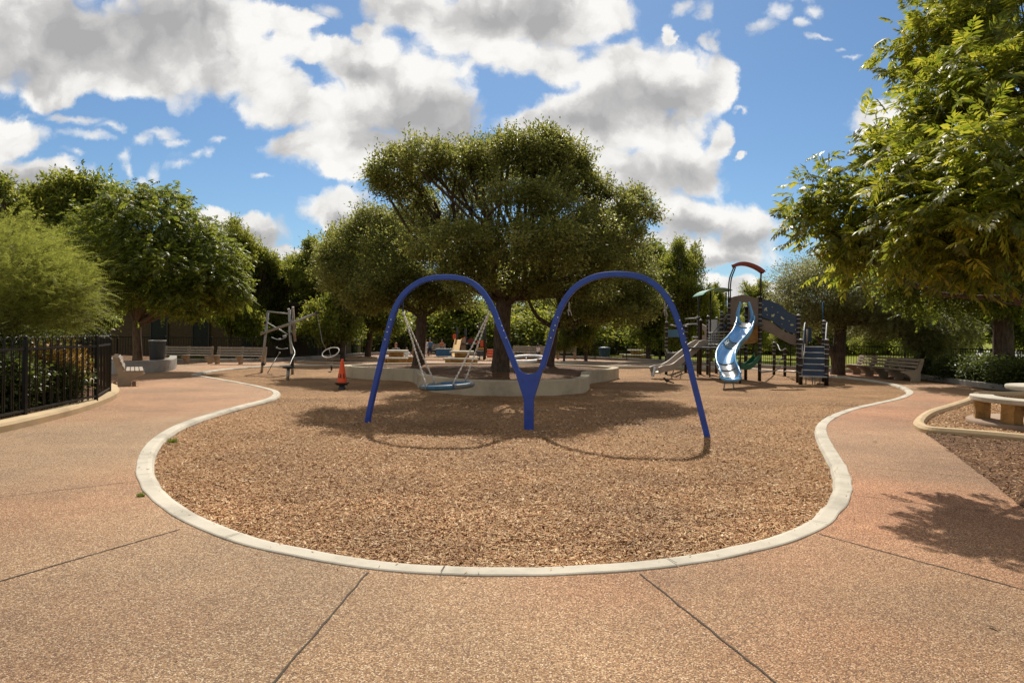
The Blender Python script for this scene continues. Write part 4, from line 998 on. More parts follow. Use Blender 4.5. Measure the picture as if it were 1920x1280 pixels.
# navy ramp panel with cut-out marks, taupe skirt
up_ = [(1427,561),(1440,562.5),(1456,568),(1466,573),(1474,582),(1484,588),(1494,592)]
lo_ = [(1494,627),(1484,624),(1472,619.5),(1462,613),(1452,605),(1441,598.5),(1427,594.5)]
nv = panel('ramp_panel', [up_ + lo_], pB, pE, .03, 'navy')
panel('ramp_skirt', [[(1427,597),(1441,601),(1452,607.5),(1462,615.5),(1472,622),(1484,626.5),(1494,629.5),(1494,648),(1478,643),(1462,634.5),(1447,626),(1434,620),(1427,619)]], Vector((pB.x, pB.y + .03, 0)), Vector((pE.x, pE.y + .03, 0)), .03, 'taupe')
Af, Bf = Vector((pB.x, pB.y - .022, 0)), Vector((pE.x, pE.y - .022, 0))
def mark(pts):
    m = MB()
    X_ = Vector((Bf.x - Af.x, Bf.y - Af.y, 0)).normalized(); N_ = Vector((-X_.y, X_.x, 0))
    m.slab([[((q.x - Af.x) * X_.x + (q.y - Af.y) * X_.y, q.z) for q in (onplane(x, y, Af, Bf) for x, y in pts)]], (Af.x, Af.y, 0), X_, (0, 0, 1), N_, .006); m.build('cutout_mark', M['cut'], nv)
for x, y, r in ((1430.5,571,.8),(1448,575.5,.8),(1458.5,585.5,.8),(1438.5,590,.8),(1479.5,601.5,.8),(1466,607.5,.8),(1491.5,617.5,.9),(1470,617,.7)):
    mark([(x + r * math.cos(a), y + r * math.sin(a)) for a in (2 * PI * i / 8 for i in range(8))])
for cx, cy, pts in ((1435.5,580,[(-3,-3),(-1,-1),(1,-4),(2.5,-3),(2,1),(4,2),(2,3),(0,1),(-1.5,3),(-3,1),(-1.5,0)]), (1449,591,[(-3,-2),(0,-1),(3,-3),(3,0),(1,3),(-1,2),(-3,3),(-2,0)]), (1466.5,595.5,[(-2,-3),(0,-2),(1,0),(4,1.5),(4,3),(0,3),(-1,1),(-2.5,1)]), (1485,608.5,[(-4,-1),(-1,0),(0,-3),(1,0),(4,-1),(2,2),(-2,2)])):
    mark([(cx + a, cy + b) for a, b in pts])
pan2 = Vector((pE.x + .0, pE.y, 0))
# stairs (they climb away from the camera, so the frame follows the line of sight)
n_st = 5; yb = P(1500, 703, pE2.y).z; zt = P(1520, 649, pE.y + .6).z
o0 = Vector((pE2.x, pE2.y, 0)); sd0 = Vector((pF.x - pE2.x, pF.y - pE2.y, 0)); wd_ = sd0.length; sd0.normalize(); fw = Vector((-sd0.y, sd0.x, 0))
mid = (o0 + Vector((pF.x, pF.y, 0))) / 2; vw = Vector((mid.x, mid.y, 0)).normalized(); fw = (fw * .25 + vw).normalized(); sd0 = Vector((fw.y, -fw.x, 0))
MS = Matrix((sd0, fw, Vector((0, 0, 1)))).transposed()
def SP(a, f_, z): return mid + sd0 * a + fw * f_ + Vector((0, 0, z))
hw_ = wd_ / 2 - .08; run = 1.35
zs_ = [yb + (zt - yb) * i / n_st for i in range(n_st + 1)]
for i in range(n_st):
    yy = -.1 + run * i / n_st
    st_ = MB().box(SP(0, yy, (zs_[i] + zs_[i + 1]) / 2), (2 * hw_, .02, zs_[i + 1] - zs_[i] - .012), MS).build('riser', M['navy'], pg)
    MB().box(SP(0, yy + .12, zs_[i + 1] - .012), (2 * hw_, .29, .03), MS, 0, .008).build('tread', M['rim'], st_)
MB().box(SP(0, run + .4, zt - .03), (2 * hw_ + .2, .9, .05), MS).build('landing', M['grey_plastic'], pg)
MB().box(SP(0, -.13, yb - .02), (2 * hw_ + .2, .06, .05), MS).build('bottom_rail', M['rim'], pg)
for xx in (-.25, -.04, .04, .2): tubes('stair_prop', [[SP(xx, .2, yb), SP(xx, .2, -.1)]], .018, 'zinc', pg)
for xx in (-hw_ - .02, hw_ + .02):
    m = MB(); m.slab([[(0, yb - .05), (run, zt - .06), (run, zt + .10), (0, yb + .12)]], SP(xx, -.1, 0), fw, (0, 0, 1), sd0, .025); m.build('stringer', M['beige'], pg)
    m = MB(); m.slab([[(.55, yb + .75), (run, zt + .2), (run + .1, zt + .80), (run - .25, zt + .72), (.5, yb + 1.2)]], SP(xx, -.1, 0), fw, (0, 0, 1), sd0, .02); m.build('side_guard', M['navy'], pg)
    tubes('handrail', [curve3([SP(xx, .0, yb + .62), SP(xx, .06, yb + 1.05), SP(xx, run - .4, zt + .72), SP(xx, run, zt + .86)], 5)], .022, 'rim', pg)
panel('landing_panel', [[(1506,612),(1521,615),(1521,640),(1506,645)]], Vector((pE.x, pE.y + .8, 0)), Vector((pG_.x, pG_.y + .8, 0)), .03, 'navy')
tubes('landing_pole', [[P(1514, 617, DT + .6), P(1512.5, 650, DT + .6)]], .03, 'brown_wood', pg)
tubes('mast', [[P(1542.5, 566, DT + 1), P(1542.5, 602, DT + 1)]], .02, 'azure', pg)
# balance posts and bars between tower and stairs
q1 = post(1451, 642, 702, r=.06); q2 = post(1471.5, 654, 705, r=.06)
tubes('balance_bar', [[P(1428, 697.5, DT), P(1450, 695.5, q1.y), P(1469, 688.5, q2.y)], [P(1471.5, 696, q2.y), P(1494, 697, pE.y)]], .032, 'zinc', pg)
tubes('hand_bar', [curve3([Vector((q2.x, q2.y, q2.z - .02)), P(1463, 656.5, q2.y), P(1458, 646, q1.y), Vector((q1.x, q1.y, q1.z - .03))], 5), curve3([P(1459, 684, q2.y), P(1460, 677, q2.y), P(1466, 671, q2.y), P(1471, 670, q2.y)], 4)], .02, 'rim', pg)
# green curved trough seat under the tower
gsl = [P(x, y, DT + .5) for x, y in [(1379,680),(1384,686),(1393,690),(1402,688.5),(1410,682),(1417,674),(1420,668)]]
m = MB(); vs = []
gc = curve3(gsl, 5)
for p in gc:
    for yy, zz in ((-.3, .16), (-.3, 0), (.3, 0), (.3, .16), (.33, .16), (.33, -.04), (-.33, -.04), (-.33, .16)): vs.append(p + Vector((0, yy, zz)))
fs = [(i * 8 + j, i * 8 + (j + 1) % 8, i * 8 + 8 + (j + 1) % 8, i * 8 + 8 + j) for i in range(len(gc) - 1) for j in range(8)] + [tuple(range(8)), tuple((len(gc) - 1) * 8 + j for j in range(8))]
m.add(vs, fs).build('green_seat', M['green'], pg)
# left module: small slide, posts, panels
pH = post(1308.5, 594, 699.5); pI = post(1326.5, 593, 701.5); pJ = post(1343, 596, 700); pK = post(1285.5, 612, 698); pL_ = post(1249, 604, 690, d=DT + 4.2); pM = post(1313, 600, 690, d=DT + 4.0, rings=False)
sc_ = [(1228,697.5,26.0),(1236,694.5,26.1),(1249,692.5,26.2),(1262,686,26.35),(1277,674,26.5),(1293,661,26.7),(1305,650.5,26.85),(1312,646.5,26.9),(1319,646,27.0)]
scp = curve3([P(x, y, d) for x, y, d in sc_], 5)
m = MB(); vs = []
for i, p in enumerate(scp):
    t = (scp[min(i + 1, len(scp) - 1)] - scp[max(i - 1, 0)]).normalized(); s = t.cross(Vector((0, 0, 1))).normalized(); n = s.cross(t)
    for a, c in ((-.27, .20), (-.22, .20), (-.19, 0), (.19, 0), (.22, .20), (.27, .20), (.25, -.05), (-.25, -.05)): vs.append(p + s * a + n * c)
fs = [(i * 8 + j, i * 8 + (j + 1) % 8, i * 8 + 8 + (j + 1) % 8, i * 8 + 8 + j) for i in range(len(scp) - 1) for j in range(8)] + [tuple(range(8)), tuple((len(scp) - 1) * 8 + j for j in range(8))]
s2 = m.add(vs, fs).build('short_slide', M['beige'], pg)
MB().add([scp[0] + Vector(q) for q in ((-.03, -.24, .18), (-.03, .24, .18), (-.12, .2, -.16), (-.12, -.2, -.16), (0, -.24, .18), (0, .24, .18), (-.07, .2, -.16), (-.07, -.2, -.16))], [(0, 1, 2, 3), (7, 6, 5, 4), (0, 4, 5, 1), (1, 5, 6, 2), (2, 6, 7, 3), (3, 7, 4, 0)]).build('slide_nose', M['rim'], s2)
for px_, py_ in ((1264, 690), (1281, 684)): q = P(px_, py_, 26.3); tubes('slide_leg', [[q, Vector((q.x - .12, q.y, -.1))]], .02, 'zinc', s2)
hp_ = Vector((pH.x, pH.y - .02, 0)); ip_ = Vector((pI.x, pI.y - .02, 0))
panel('gable_panel', [[(1309.5,611),(1316,607),(1325.5,612),(1325.5,641),(1320,641),(1309.5,641)], [(1313.5,628),(1314,622),(1317.5,617.5),(1321.5,622),(1322,628)]], hp_, ip_, .03, 'beige')
panel('grey_panel', [[(1329,599),(1345,599),(1345,623),(1329,623)]], Vector((pI.x, pI.y + .8, 0)), Vector((pA.x, pA.y + 1.6, 0)), .03, 'rim')
panel('grey_panel', [[(1329,627),(1343,627),(1343,648),(1329,648)]], Vector((pI.x, pI.y + .5, 0)), Vector((pA.x, pA.y + 1.4, 0)), .03, 'grey_plastic')
panel('oval_panel', [[(1343,614),(1346,608),(1358,607.5),(1361,612),(1359,618),(1354,620.5),(1347,620)]], Vector((pI.x, pI.y + .6, 0)), Vector((pA.x, pA.y + 1.5, 0)), .03, 'navy')
panel('blue_panel', [[(1250,618),(1283,617.5),(1283,631.5),(1250,632)]], Vector((pL_.x, pL_.y, 0)), Vector((pK.x, pK.y + 1.5, 0)), .03, 'azure')
panel('bow_panel', [[(1249,665),(1253,659.5),(1283,660),(1283,684),(1249,684)]], Vector((pL_.x, pL_.y - .1, 0)), Vector((pK.x, pK.y + 1.4, 0)), .05, 'grey_plastic')
tubes('overhead_bar', [[P(1284.5, 597.5, 26.8), P(1303, 596.5, 27), P(1309.5, 594, 27)], [P(1281, 610, 27), P(1290, 608, 27), P(1308, 607, 27)], [P(1257, 609, 28), P(1272, 612.5, 28)], [P(1297, 632, 27), P(1309, 632, 27)]], .028, 'rim', pg)
tubes('climb_bar', [[P(1329, 636, 27), P(1337, 624, 27), P(1351, 605, 26.5), P(1363, 590, 26)], [P(1331, 640, 27), P(1341, 626, 27), P(1355, 604, 26.5), P(1363, 594, 26)], [P(1328, 646, 27), P(1352, 646, 26)], [P(1329, 624, 27), P(1362, 622, 25.5)]], .022, 'zinc', pg)
tubes('rope_grip', [[P(1330 + i * 4, 626, 26.6), P(1331 + i * 4, 648, 26.6)] for i in range(7)] + [[P(1328, 629 + i * 5, 26.6), P(1360, 628 + i * 5, 25.6)] for i in range(4)], .014, 'rope', pg)
m = MB(); m.tube(curve3([P(1250, 655, 28.2), P(1251, 659, 28.2), P(1259, 661.5, 28.2), P(1268, 661, 28.1), P(1274, 658, 28)], 5), .03, 8); m.build('bow_rail', M['rim'], pg)
tubes('flag_mast', [[P(1249.5, 605, DT + 4.2), P(1249, 578, DT + 4.2), P(1253, 570, DT + 4.2)]], .016, 'rim', pg)
# green arched sheet roof
gr = curve3([P(x, y, DT + 2.6) for x, y in [(1308,555.5),(1316,549),(1326,545),(1338,543),(1350,543.5),(1362,547)]], 6)
m = MB(); vs = []
for i, p in enumerate(gr):
    for yy, zz in ((-.75, .0), (.75, .0), (.75, .03), (-.75, .03)): vs.append(p + Vector((0, yy, zz)))
fs = [(i * 4 + j, i * 4 + (j + 1) % 4, i * 4 + 4 + (j + 1) % 4, i * 4 + 4 + j) for i in range(len(gr) - 1) for j in range(4)] + [(0, 1, 2, 3), tuple((len(gr) - 1) * 4 + j for j in range(4))]
m.add(vs, fs).build('arched_roof', M['green_sheet'], pg)
for x, y, yb_ in ((1309.5, 555, 596), (1332, 546, 594), (1361.5, 548, 592)): tubes('roof_pole', [[P(x, y, DT + 2.6), P(x, yb_, DT + 2.6), Vector((P(x, yb_, DT + 2.6).x, DT + 2.6, -.1))]], .03, 'post', pg)
MB().box(P(1336, 652, DT + 2.2), (2.0, 1.6, .06)).build('low_deck', M['grey_plastic'], pg)
# ------------------------------------------------------------------ benches
END = [(-.15,0),(.17,0),(.15,.06),(.22,.18),(.36,.27),(.50,.31),(.53,.36),(.40,.385),(.05,.40),(-.02,.43),(-.10,.62),(-.19,.84),(-.29,.84),(-.29,.78),(-.22,.50),(-.16,.35),(-.17,.12)]
def make_bench(ln, mids, label, group, wood='wood'):
    r = thing('park_bench', label, 'bench', (0, 0, 0), group)
    for x in [-ln / 2 + .05] + mids + [ln / 2 - .05]:
        MB().slab([END], (x, 0, 0), (0, -1, 0), (0, 0, 1), (1, 0, 0), .10).build('support', M['bench_end'], r)
    for f in (.09, .205, .32, .435):
        MB().box((0, -f, .418), (ln, .095, .035), None, 0, .006).build('seat_slat', M[wood], r)
    for f, z in ((-.045, .53), (-.095, .655), (-.145, .78)):
        MB().box((0, -f - .02, z), (ln, .032, .095), Matrix.Rotation(math.radians(-20), 3, 'X'), 0, .006).build('back_slat', M[wood], r)
    return r
GB = 'slatted benches with concrete supports'
b0 = make_bench(2.35, [0.0], 'slatted bench behind the grey wall, nearer the climbing frame', GB)
b0.location = (-13.1, 33.0, 0)
def put(src, loc, rz, label, sc=None):
    o = copy_tree(src); o.location = loc; o.rotation_euler = (0, 0, rz); o['label'] = label
    if sc: o.scale = (sc, sc, sc)
    return o
put(b0, (-15.7, 33.0, 0), 0, 'slatted bench beside the dark bin on the far left path')
put(b0, (-11.62, 20.5, 0), math.radians(119), 'concrete ended bench just past the near black fence corner, seen end on')
b1 = make_bench(2.4, [0.0], 'brown slatted bench under the right trees, farther half of the pair', GB, 'brown_wood')
b1.location = (15.15, 28.9, 0); b1.rotation_euler = (0, 0, -PI / 2 - .03)
put(b1, (15.0, 26.45, 0), -PI / 2 - .03, 'brown slatted bench under the right trees, nearer half of the pair')
put(b0, (1.05, 44.6, 0), -.5, 'far slatted bench behind the white ring')
put(b0, (3.0, 44.4, 0), -.25, 'far slatted bench seen right of the central swing post')
put(b0, (-5.9, 48.6, 0), .1, 'far bench with people beside the blue sandbox')

# ------------------------------------------------------------------ fences
def fence(name, label, pts, z0, h, hooped, step, pitch, group=None):
    pts = [Vector((p[0], p[1])) for p in pts]
    r = thing(name, label, 'fence', (pts[0].x, pts[0].y, z0), group)
    nodes = []
    for a, b in zip(pts[:-1], pts[1:]):
        k_ = max(1, round((b - a).length / step)); nodes += [a.lerp(b, i / k_) for i in range(k_)]
    nodes.append(pts[-1])
    for p in nodes:
        m = MB(); w = .06 if hooped else .055; m.box((p.x, p.y, z0 + h / 2 - .04), (w, w, h + .08), None, 0, .004)
        if hooped: m.ball((p.x, p.y, z0 + h + .035), .038, 10)
        else: m.lathe([(.045, 0), (.045, .015), (0, .04)], (p.x, p.y, z0 + h - .01), 8)
        m.build('fence_post', M['fence'], r)
    for a, b in zip(nodes[:-1], nodes[1:]):
        m = MB(); d = (b - a); ln = d.length; t = d.normalized()
        def V(s, z): return Vector((a.x + t.x * s, a.y + t.y * s, z0 + z))
        top = h - .16 if hooped else h - .03
        for z in (.07, top): m.bar(V(.02, z), V(ln - .02, z), .035 if hooped else .03, .04)
        if hooped:
            n = max(1, int((ln - .1) / pitch)); o = (ln - n * pitch) / 2
            for i in range(n):
                s = o + (i + .5) * pitch; hw = pitch * .385
                m.tube([V(s - hw, .02), V(s - hw, h - .05)] + [V(s - hw * math.cos(q), h - .05 + hw * math.sin(q)) for q in (PI * j / 8 for j in range(1, 8))] + [V(s + hw, h - .05), V(s + hw, .02)], .0105, 6)
        else:
            n = max(1, int(ln / pitch))
            for i in range(1, n):
                s = ln * i / n; m.bar(V(s, .0), V(s, h), .016, .016)
        m.build('fence_panel', M['fence'], r)
    return r
f1, f2, f3 = G(46, 777, .15).xy, G(180, 748.5, .15).xy, G(205, 733, .15).xy
dr = (f1 - f2).normalized()
fence('hooped_fence', 'near black metal fence with hooped top around the left planting bed', [f1 + dr * 8.1 + Vector((.9, 0)), f1 + dr * 5.4 + Vector((.25, 0)), f1 + dr * 2.7, f1, f2, f3, f3 + Vector((-1.6, 1.5)), f3 + Vector((-4, 2.4))], .15, 1.27, True, 3.0, .243)
fence('picket_fence', 'far black picket fence at the left in front of the brick building', [(-27, 31.6), (-19.3, 33.4), (-13.4, 35.7), (-11.5, 41)], .16, 1.12, False, 2.4, .115, 'black picket fence runs')
fence('picket_fence', 'far black picket fence across the middle behind the tables and trees', [(-10.3, 47.5), (-8, 51), (-3.3, 50), (3.6, 45.7), (8.9, 40.7)], .16, 1.12, False, 2.4, .115, 'black picket fence runs')
fence('picket_fence', 'black picket fence behind the play structure and the right benches', [(8.9, 40.7), (11.3, 37), (14.9, 31.8), (16.7, 29), (17.2, 24.5), (17.5, 18), (18.4, 11)], .16, 1.08, False, 2.4, .115, 'black picket fence runs')

# ------------------------------------------------------------------ stone table group (right)
TC = Vector((9.95, 12.5, 0))
sl_ = MB().lathe([(1.36, -.05), (1.36, .07), (1.33, .095), (0, .10)], TC, 48).build('table_slab', M['slab'], loc=TC)
struct(sl_)
tbz = TC + Vector((0, 0, .1))
ct = thing('round_table', 'round pale concrete table at the right edge of the photo', 'table', tbz)
MB().lathe([(.66, .56), (.735, .575), (.75, .60), (.75, .64), (.735, .655), (0, .66)], tbz, 48).build('table_top', M['kerb'], ct)
MB().box(tbz + Vector((0, 0, .28)), (.42, .42, .56), Matrix.Rotation(.4, 3, 'Z'), 0, .03).build('pedestal', M['stone'], ct)
cbn = thing('curved_bench', 'curved concrete bench on ochre stone legs around the round table', 'bench', TC + Vector((-1.1, 0, .1)))
m = MB(); vs = []; A0, A1 = math.radians(143), math.radians(292); nn_ = 30
for i in range(nn_ + 1):
    a = A0 + (A1 - A0) * i / nn_; ca, sa = math.cos(a), math.sin(a)
    for r_, z in ((.92, .345), (1.28, .345), (1.30, .36), (1.30, .425), (1.28, .44), (.92, .44), (.90, .425), (.90, .36)): vs.append(TC + Vector((r_ * ca, r_ * sa, z + .1)))
fs = [(i * 8 + j, i * 8 + (j + 1) % 8, i * 8 + 8 + (j + 1) % 8, i * 8 + 8 + j) for i in range(nn_) for j in range(8)] + [tuple(range(8)), tuple(nn_ * 8 + j for j in range(8))]
m.add(vs, fs).build('seat', M['kerb'], cbn)
for ad in (152, 199, 240, 276):
    a = math.radians(ad); c = TC + Vector((1.10 * math.cos(a), 1.10 * math.sin(a), .1 + .172))
    bm = bmesh.new(); bmesh.ops.create_cube(bm, size=1); bmesh.ops.subdivide_edges(bm, edges=bm.edges, cuts=5, use_grid_fill=True)
    R3 = Matrix.Rotation(a, 3, 'Z')
    for v in bm.verts:
        q = Vector((v.co.x * .24, v.co.y * .25, v.co.z * .344)); nzv = mnoise.noise_vector(q * 9 + Vector((ad, 0, 0))) * .018; nzv.z = 0
        if abs(v.co.z) > .49: nzv *= .6
        v.co = R3 @ (q + nzv)
    bm.verts.index_update(); m = MB().add([v.co + c for v in bm.verts], [[v.index for v in f.verts] for f in bm.faces]); bm.free()
    m.build('stone_leg', M['stone'], cbn)

# far picnic tables by the planter
def picnic(label, loc, w, bench_w):
    t = thing('picnic_table', label, 'table', loc, 'concrete picnic tables'); loc = Vector(loc)
    MB().box(loc + Vector((0, 0, .74)), (w, .95, .09), None, 0, .03).build('table_top', M['kerb'], t)
    MB().box(loc + Vector((0, 0, .35)), (w * .6, .5, .70), None, 0, .03).build('pedestal', M['stone'], t)
    for s in (-1, 1):
        o = MB().box(loc + Vector((0, s * .95, .43)), (bench_w, .38, .08), None, 0, .03).build('bench_seat', M['kerb'], t)
        for q in (-1, 1): MB().box(loc + Vector((q * bench_w * .33, s * .95, .2)), (.36, .3, .39), None, 0, .03).build('bench_leg', M['stone'], o)
picnic('concrete picnic table with children seated behind it, seen under the left arch', (-5.45, 32.2, 0), 1.05, 1.4)
picnic('concrete picnic table in front of the toddler play set', (-2.35, 32.2, 0), 1.1, 1.55)
pt = P(1201, 676, 44)
picnic('brown picnic table beyond the fence right of the planter', (pt.x, 45.5, -.14), 1.1, 1.9)

# ------------------------------------------------------------------ bins and the drinking fountain
def bin_(name, label, loc, r, h, mm, lid, group=None):
    t = thing(name, label, 'bin', loc, group); loc = Vector(loc)
    MB().lathe([(r * .84, 0), (r * .86, .02), (r, h * .97), (r * 1.0, h)], loc, 24).build('body', M[mm], t)
    if lid == 'rim': MB().lathe([(r * .97, h - .01), (r * 1.06, h - .02), (r * 1.06, h + .03), (r * .95, h + .03), (r * .9, h - .1)], loc, 24).build('rim', M['rim'], t)
    else: MB().lathe([(r * 1.05, h - .01), (r * 1.05, h + .03), (r * .7, h + .1), (0, h + .12)], loc, 24).build('lid', M[lid], t)
w_ = P(294.5, 676, 28.2)
bin_('litter_bin', 'dark grey tapered bin with a pale rim behind the grey wall', (w_.x, 28.2, .36), .32, .80, 'grey_plastic', 'rim')
for px, d, nm, r, h, lid in ((588, 44, 'tall black bin left of the hanging hoop', .28, 1.15, 'bin_dark'), (619, 48, 'black bin with a pale lid behind the hanging hoop', .40, 1.2, 'rim'), (649.5, 49, 'black bin right of the tree behind the hoop, left one of two', .36, 1.0, 'rim'), (661.5, 49.3, 'black bin with white lid nearest the far gate', .42, 1.08, 'white')):
    q = P(px, 660, d); bin_('litter_bin', nm, (q.x, d, -.02), r, h, 'bin_dark', lid, 'black bins at the far gate')
q = P(1134.5, 670, 44.5); bin_('litter_bin', 'blue bin beyond the fence beside the far picnic table', (q.x, 44.8, -.14), .38, .85, 'bin_blue', 'bin_blue')
q = P(643.5, 668, 43); fo = thing('drinking_fountain', 'grey concrete drinking fountain by the far bins', 'fountain', (q.x, 43, 0))
MB().box((q.x, 43, .5), (.26, .3, 1.0), None, 0, .03).build('column', M['grey_wall'], fo); MB().lathe([(.06, .86), (.2, .92), (.22, .98), (.17, .97), (0, .93)], (q.x + .2, 42.9, 0), 16).build('bowl', M['zinc'], fo)

# ------------------------------------------------------------------ toddler play set (far centre)
DTS = 42.0
tq = P(880, 674, DTS); ts = thing('toddler_play_set', 'small red and orange toddler play set with a yellow slide', 'play set', (tq.x, DTS, 0))
def tx(px, d=DTS): return (px - 960) / F * d
for px, d, h in ((857, DTS, 2.0), (873, DTS + 1.2, 1.9), (899, DTS, 2.3), (908, DTS, 2.6), (910, DTS + 1.2, 2.6)):
    MB().tube([(tx(px, d), d, -.1), (tx(px, d), d, h)], .06, 8).build('post', M['post'], ts)
def ppoly(name, pts, mm, d=DTS, th=.05):
    w = [P(x, y, d) for x, y in pts]
    return MB().slab([[(p.x, p.z) for p in w]], (0, d, 0), (1, 0, 0), (0, 0, 1), (0, -1, 0), th).build(name, M[mm], ts)
ys = [P(859.5, 636.5, DTS - .2), P(858.5, 639, DTS - .5), P(855.5, 654, DTS - 1.6), P(854, 664, DTS - 2.2), P(853.5, 668, DTS - 2.7)]
m = MB(); vs = []; cv = curve3(ys, 5)
for p in cv:
    for x, z in ((-.2, .06), (-.17, .06), (-.16, 0), (.16, 0), (.17, .06), (.2, .06), (.2, -.04), (-.2, -.04)): vs.append(p + Vector((x, 0, z)))
fs = [(i * 8 + j, i * 8 + (j + 1) % 8, i * 8 + 8 + (j + 1) % 8, i * 8 + 8 + j) for i in range(len(cv) - 1) for j in range(8)] + [tuple(range(8)), tuple((len(cv) - 1) * 8 + j for j in range(8))]
m.add(vs, fs).build('slide', M['yellow'], ts)
ppoly('leaf_panel', [(848.5,629),(850,626),(853,625.5),(855.5,628),(855.5,634),(853,638),(849.5,636)], 'orange_red')
ppoly('side_panel', [(865,636),(870,633),(873,634),(873,662),(863,662)], 'brown_wood', DTS + .2)
ppoly('flower_panel', [(875,641),(879,636),(884,634),(889,637),(891,642),(886,646),(879,645)], 'red', DTS + .3)
ppoly('orange_panel', [(866,633),(872,631),(873,637),(866,638)], 'orange_red', DTS + .6)
ppoly('green_panel', [(891,629),(906,627),(907,637),(892,638)], 'green', DTS + 1)
ppoly('red_panel', [(894.5,638),(907,638),(907.5,650),(894,650)], 'orange_red')
for i, (y0, y1) in enumerate(((651.5, 655), (656.5, 658.5), (660, 668))): ppoly('step', [(894.5,y0),(907,y0),(907,y1),(894.5,y1)], ('yellow', 'rim', 'grey_plastic')[i], DTS - .3 - .25 * i)
for i in range(3):
    ppoly('red_step', [(913,655 + i * 5),(928,655 + i * 5),(928,659.4 + i * 5),(913,659.4 + i * 5)], 'orange_red', DTS - .3 * i, .28)
MB().box((tx(883), DTS + .6, .95), (1.4, 1.1, .06)).build('deck', M['grey_plastic'], ts)
# blue sandbox
sq = P(833.5, 667, 46); sb = thing('sandbox', 'blue walled play sandbox left of the toddler play set', 'sandbox', (sq.x, 46, 0))
for n_, c, s in (('wall', (0, -.5, .30), (1.05, .05, .46)), ('wall', (0, .5, .30), (1.05, .05, .46)), ('wall', (-.52, 0, .30), (.05, .95, .46)), ('wall', (.52, 0, .30), (.05, .95, .46)), ('rim', (0, -.5, .555), (1.15, .12, .04)), ('rim', (0, .5, .555), (1.15, .12, .04))):
    MB().box(Vector((sq.x, 46, 0)) + Vector(c), s, None, 0, .01).build(n_, M['azure' if n_ == 'wall' else 'rim'], sb)
for a in (-.45, .45):
    MB().tube([(sq.x + a, 46.3, -.05), (sq.x + a, 46.3, .09)], .05, 8).build('foot', M['rim'], sb)
# tilted white ring
rc = P(987, 672.5, 36.4); rg = thing('spinning_ring', 'large tilted white ring spinner seen through the central fork', 'play ring', (rc.x, rc.y, 0))
rot = Matrix.Rotation(math.radians(7), 3, 'X') @ Matrix.Rotation(math.radians(-3), 3, 'Y')
m = MB(); m.tube([rc + rot @ Vector((.95 * math.cos(a), .95 * math.sin(a), 0)) for a in (2 * PI * i / 40 for i in range(40))], .085, 10, closed=True); m.build('ring', M['ring_white'], rg)
m = MB(); m.tube([rc + rot @ Vector((.95 * math.cos(a), .95 * math.sin(a), -.075)) for a in (2 * PI * i / 40 for i in range(40))], .075, 8, closed=True); m.build('ring_underside', M['s_navy'], rg)
MB().lathe([(.3, -.05), (.3, .06), (.12, .1), (.1, .2)], (rc.x, rc.y, 0), 16).tube([Vector((rc.x, rc.y, .15)), rc + rot @ Vector((.9, .1, -.02))], .04, 8).tube([Vector((rc.x, rc.y, .15)), rc + rot @ Vector((-.9, .1, -.02))], .04, 8).tube([Vector((rc.x, rc.y, .15)), rc + rot @ Vector((0, .9, -.02))], .04, 8).build('hub', M['grey_plastic'], rg)
q = P(1011.5, 681, 34.5); lg_ = thing('wooden_stump', 'short brown stump seat beside the white ring', 'stump', (q.x, 34.5, 0)); MB().lathe([(.15, -.05), (.13, .1), (.125, .32), (.11, .35), (0, .35)], (q.x, 34.5, 0), 14).build('stump_body', M['trunk_brown'], lg_)

# ------------------------------------------------------------------ brick building behind the left trees
bb = thing('brick_building', 'low brown brick building with slate doors behind the left trees', 'building', (-20, 46, -.15))
MB().box((-20.5, 49, 1.55), (18, 6, 3.4)).build('wall', M['brick'], bb)
MB().box((-20.5, 48.9, 3.4), (19.4, 7.4, .28), None, 0, .05).build('roof', M['roof'], bb)
for px in (299, 377, 470):
    x = (px - 960) / F * 46; o = MB().box((x, 45.98, 1.1), (1.0, .08, 2.5), None, 0, .01).build('door', M['door'], bb)
    for s in (-1, 1): MB().box((x + s * .56, 45.96, 1.12), (.09, .12, 2.56)).build('door_frame', M['roof'], o)

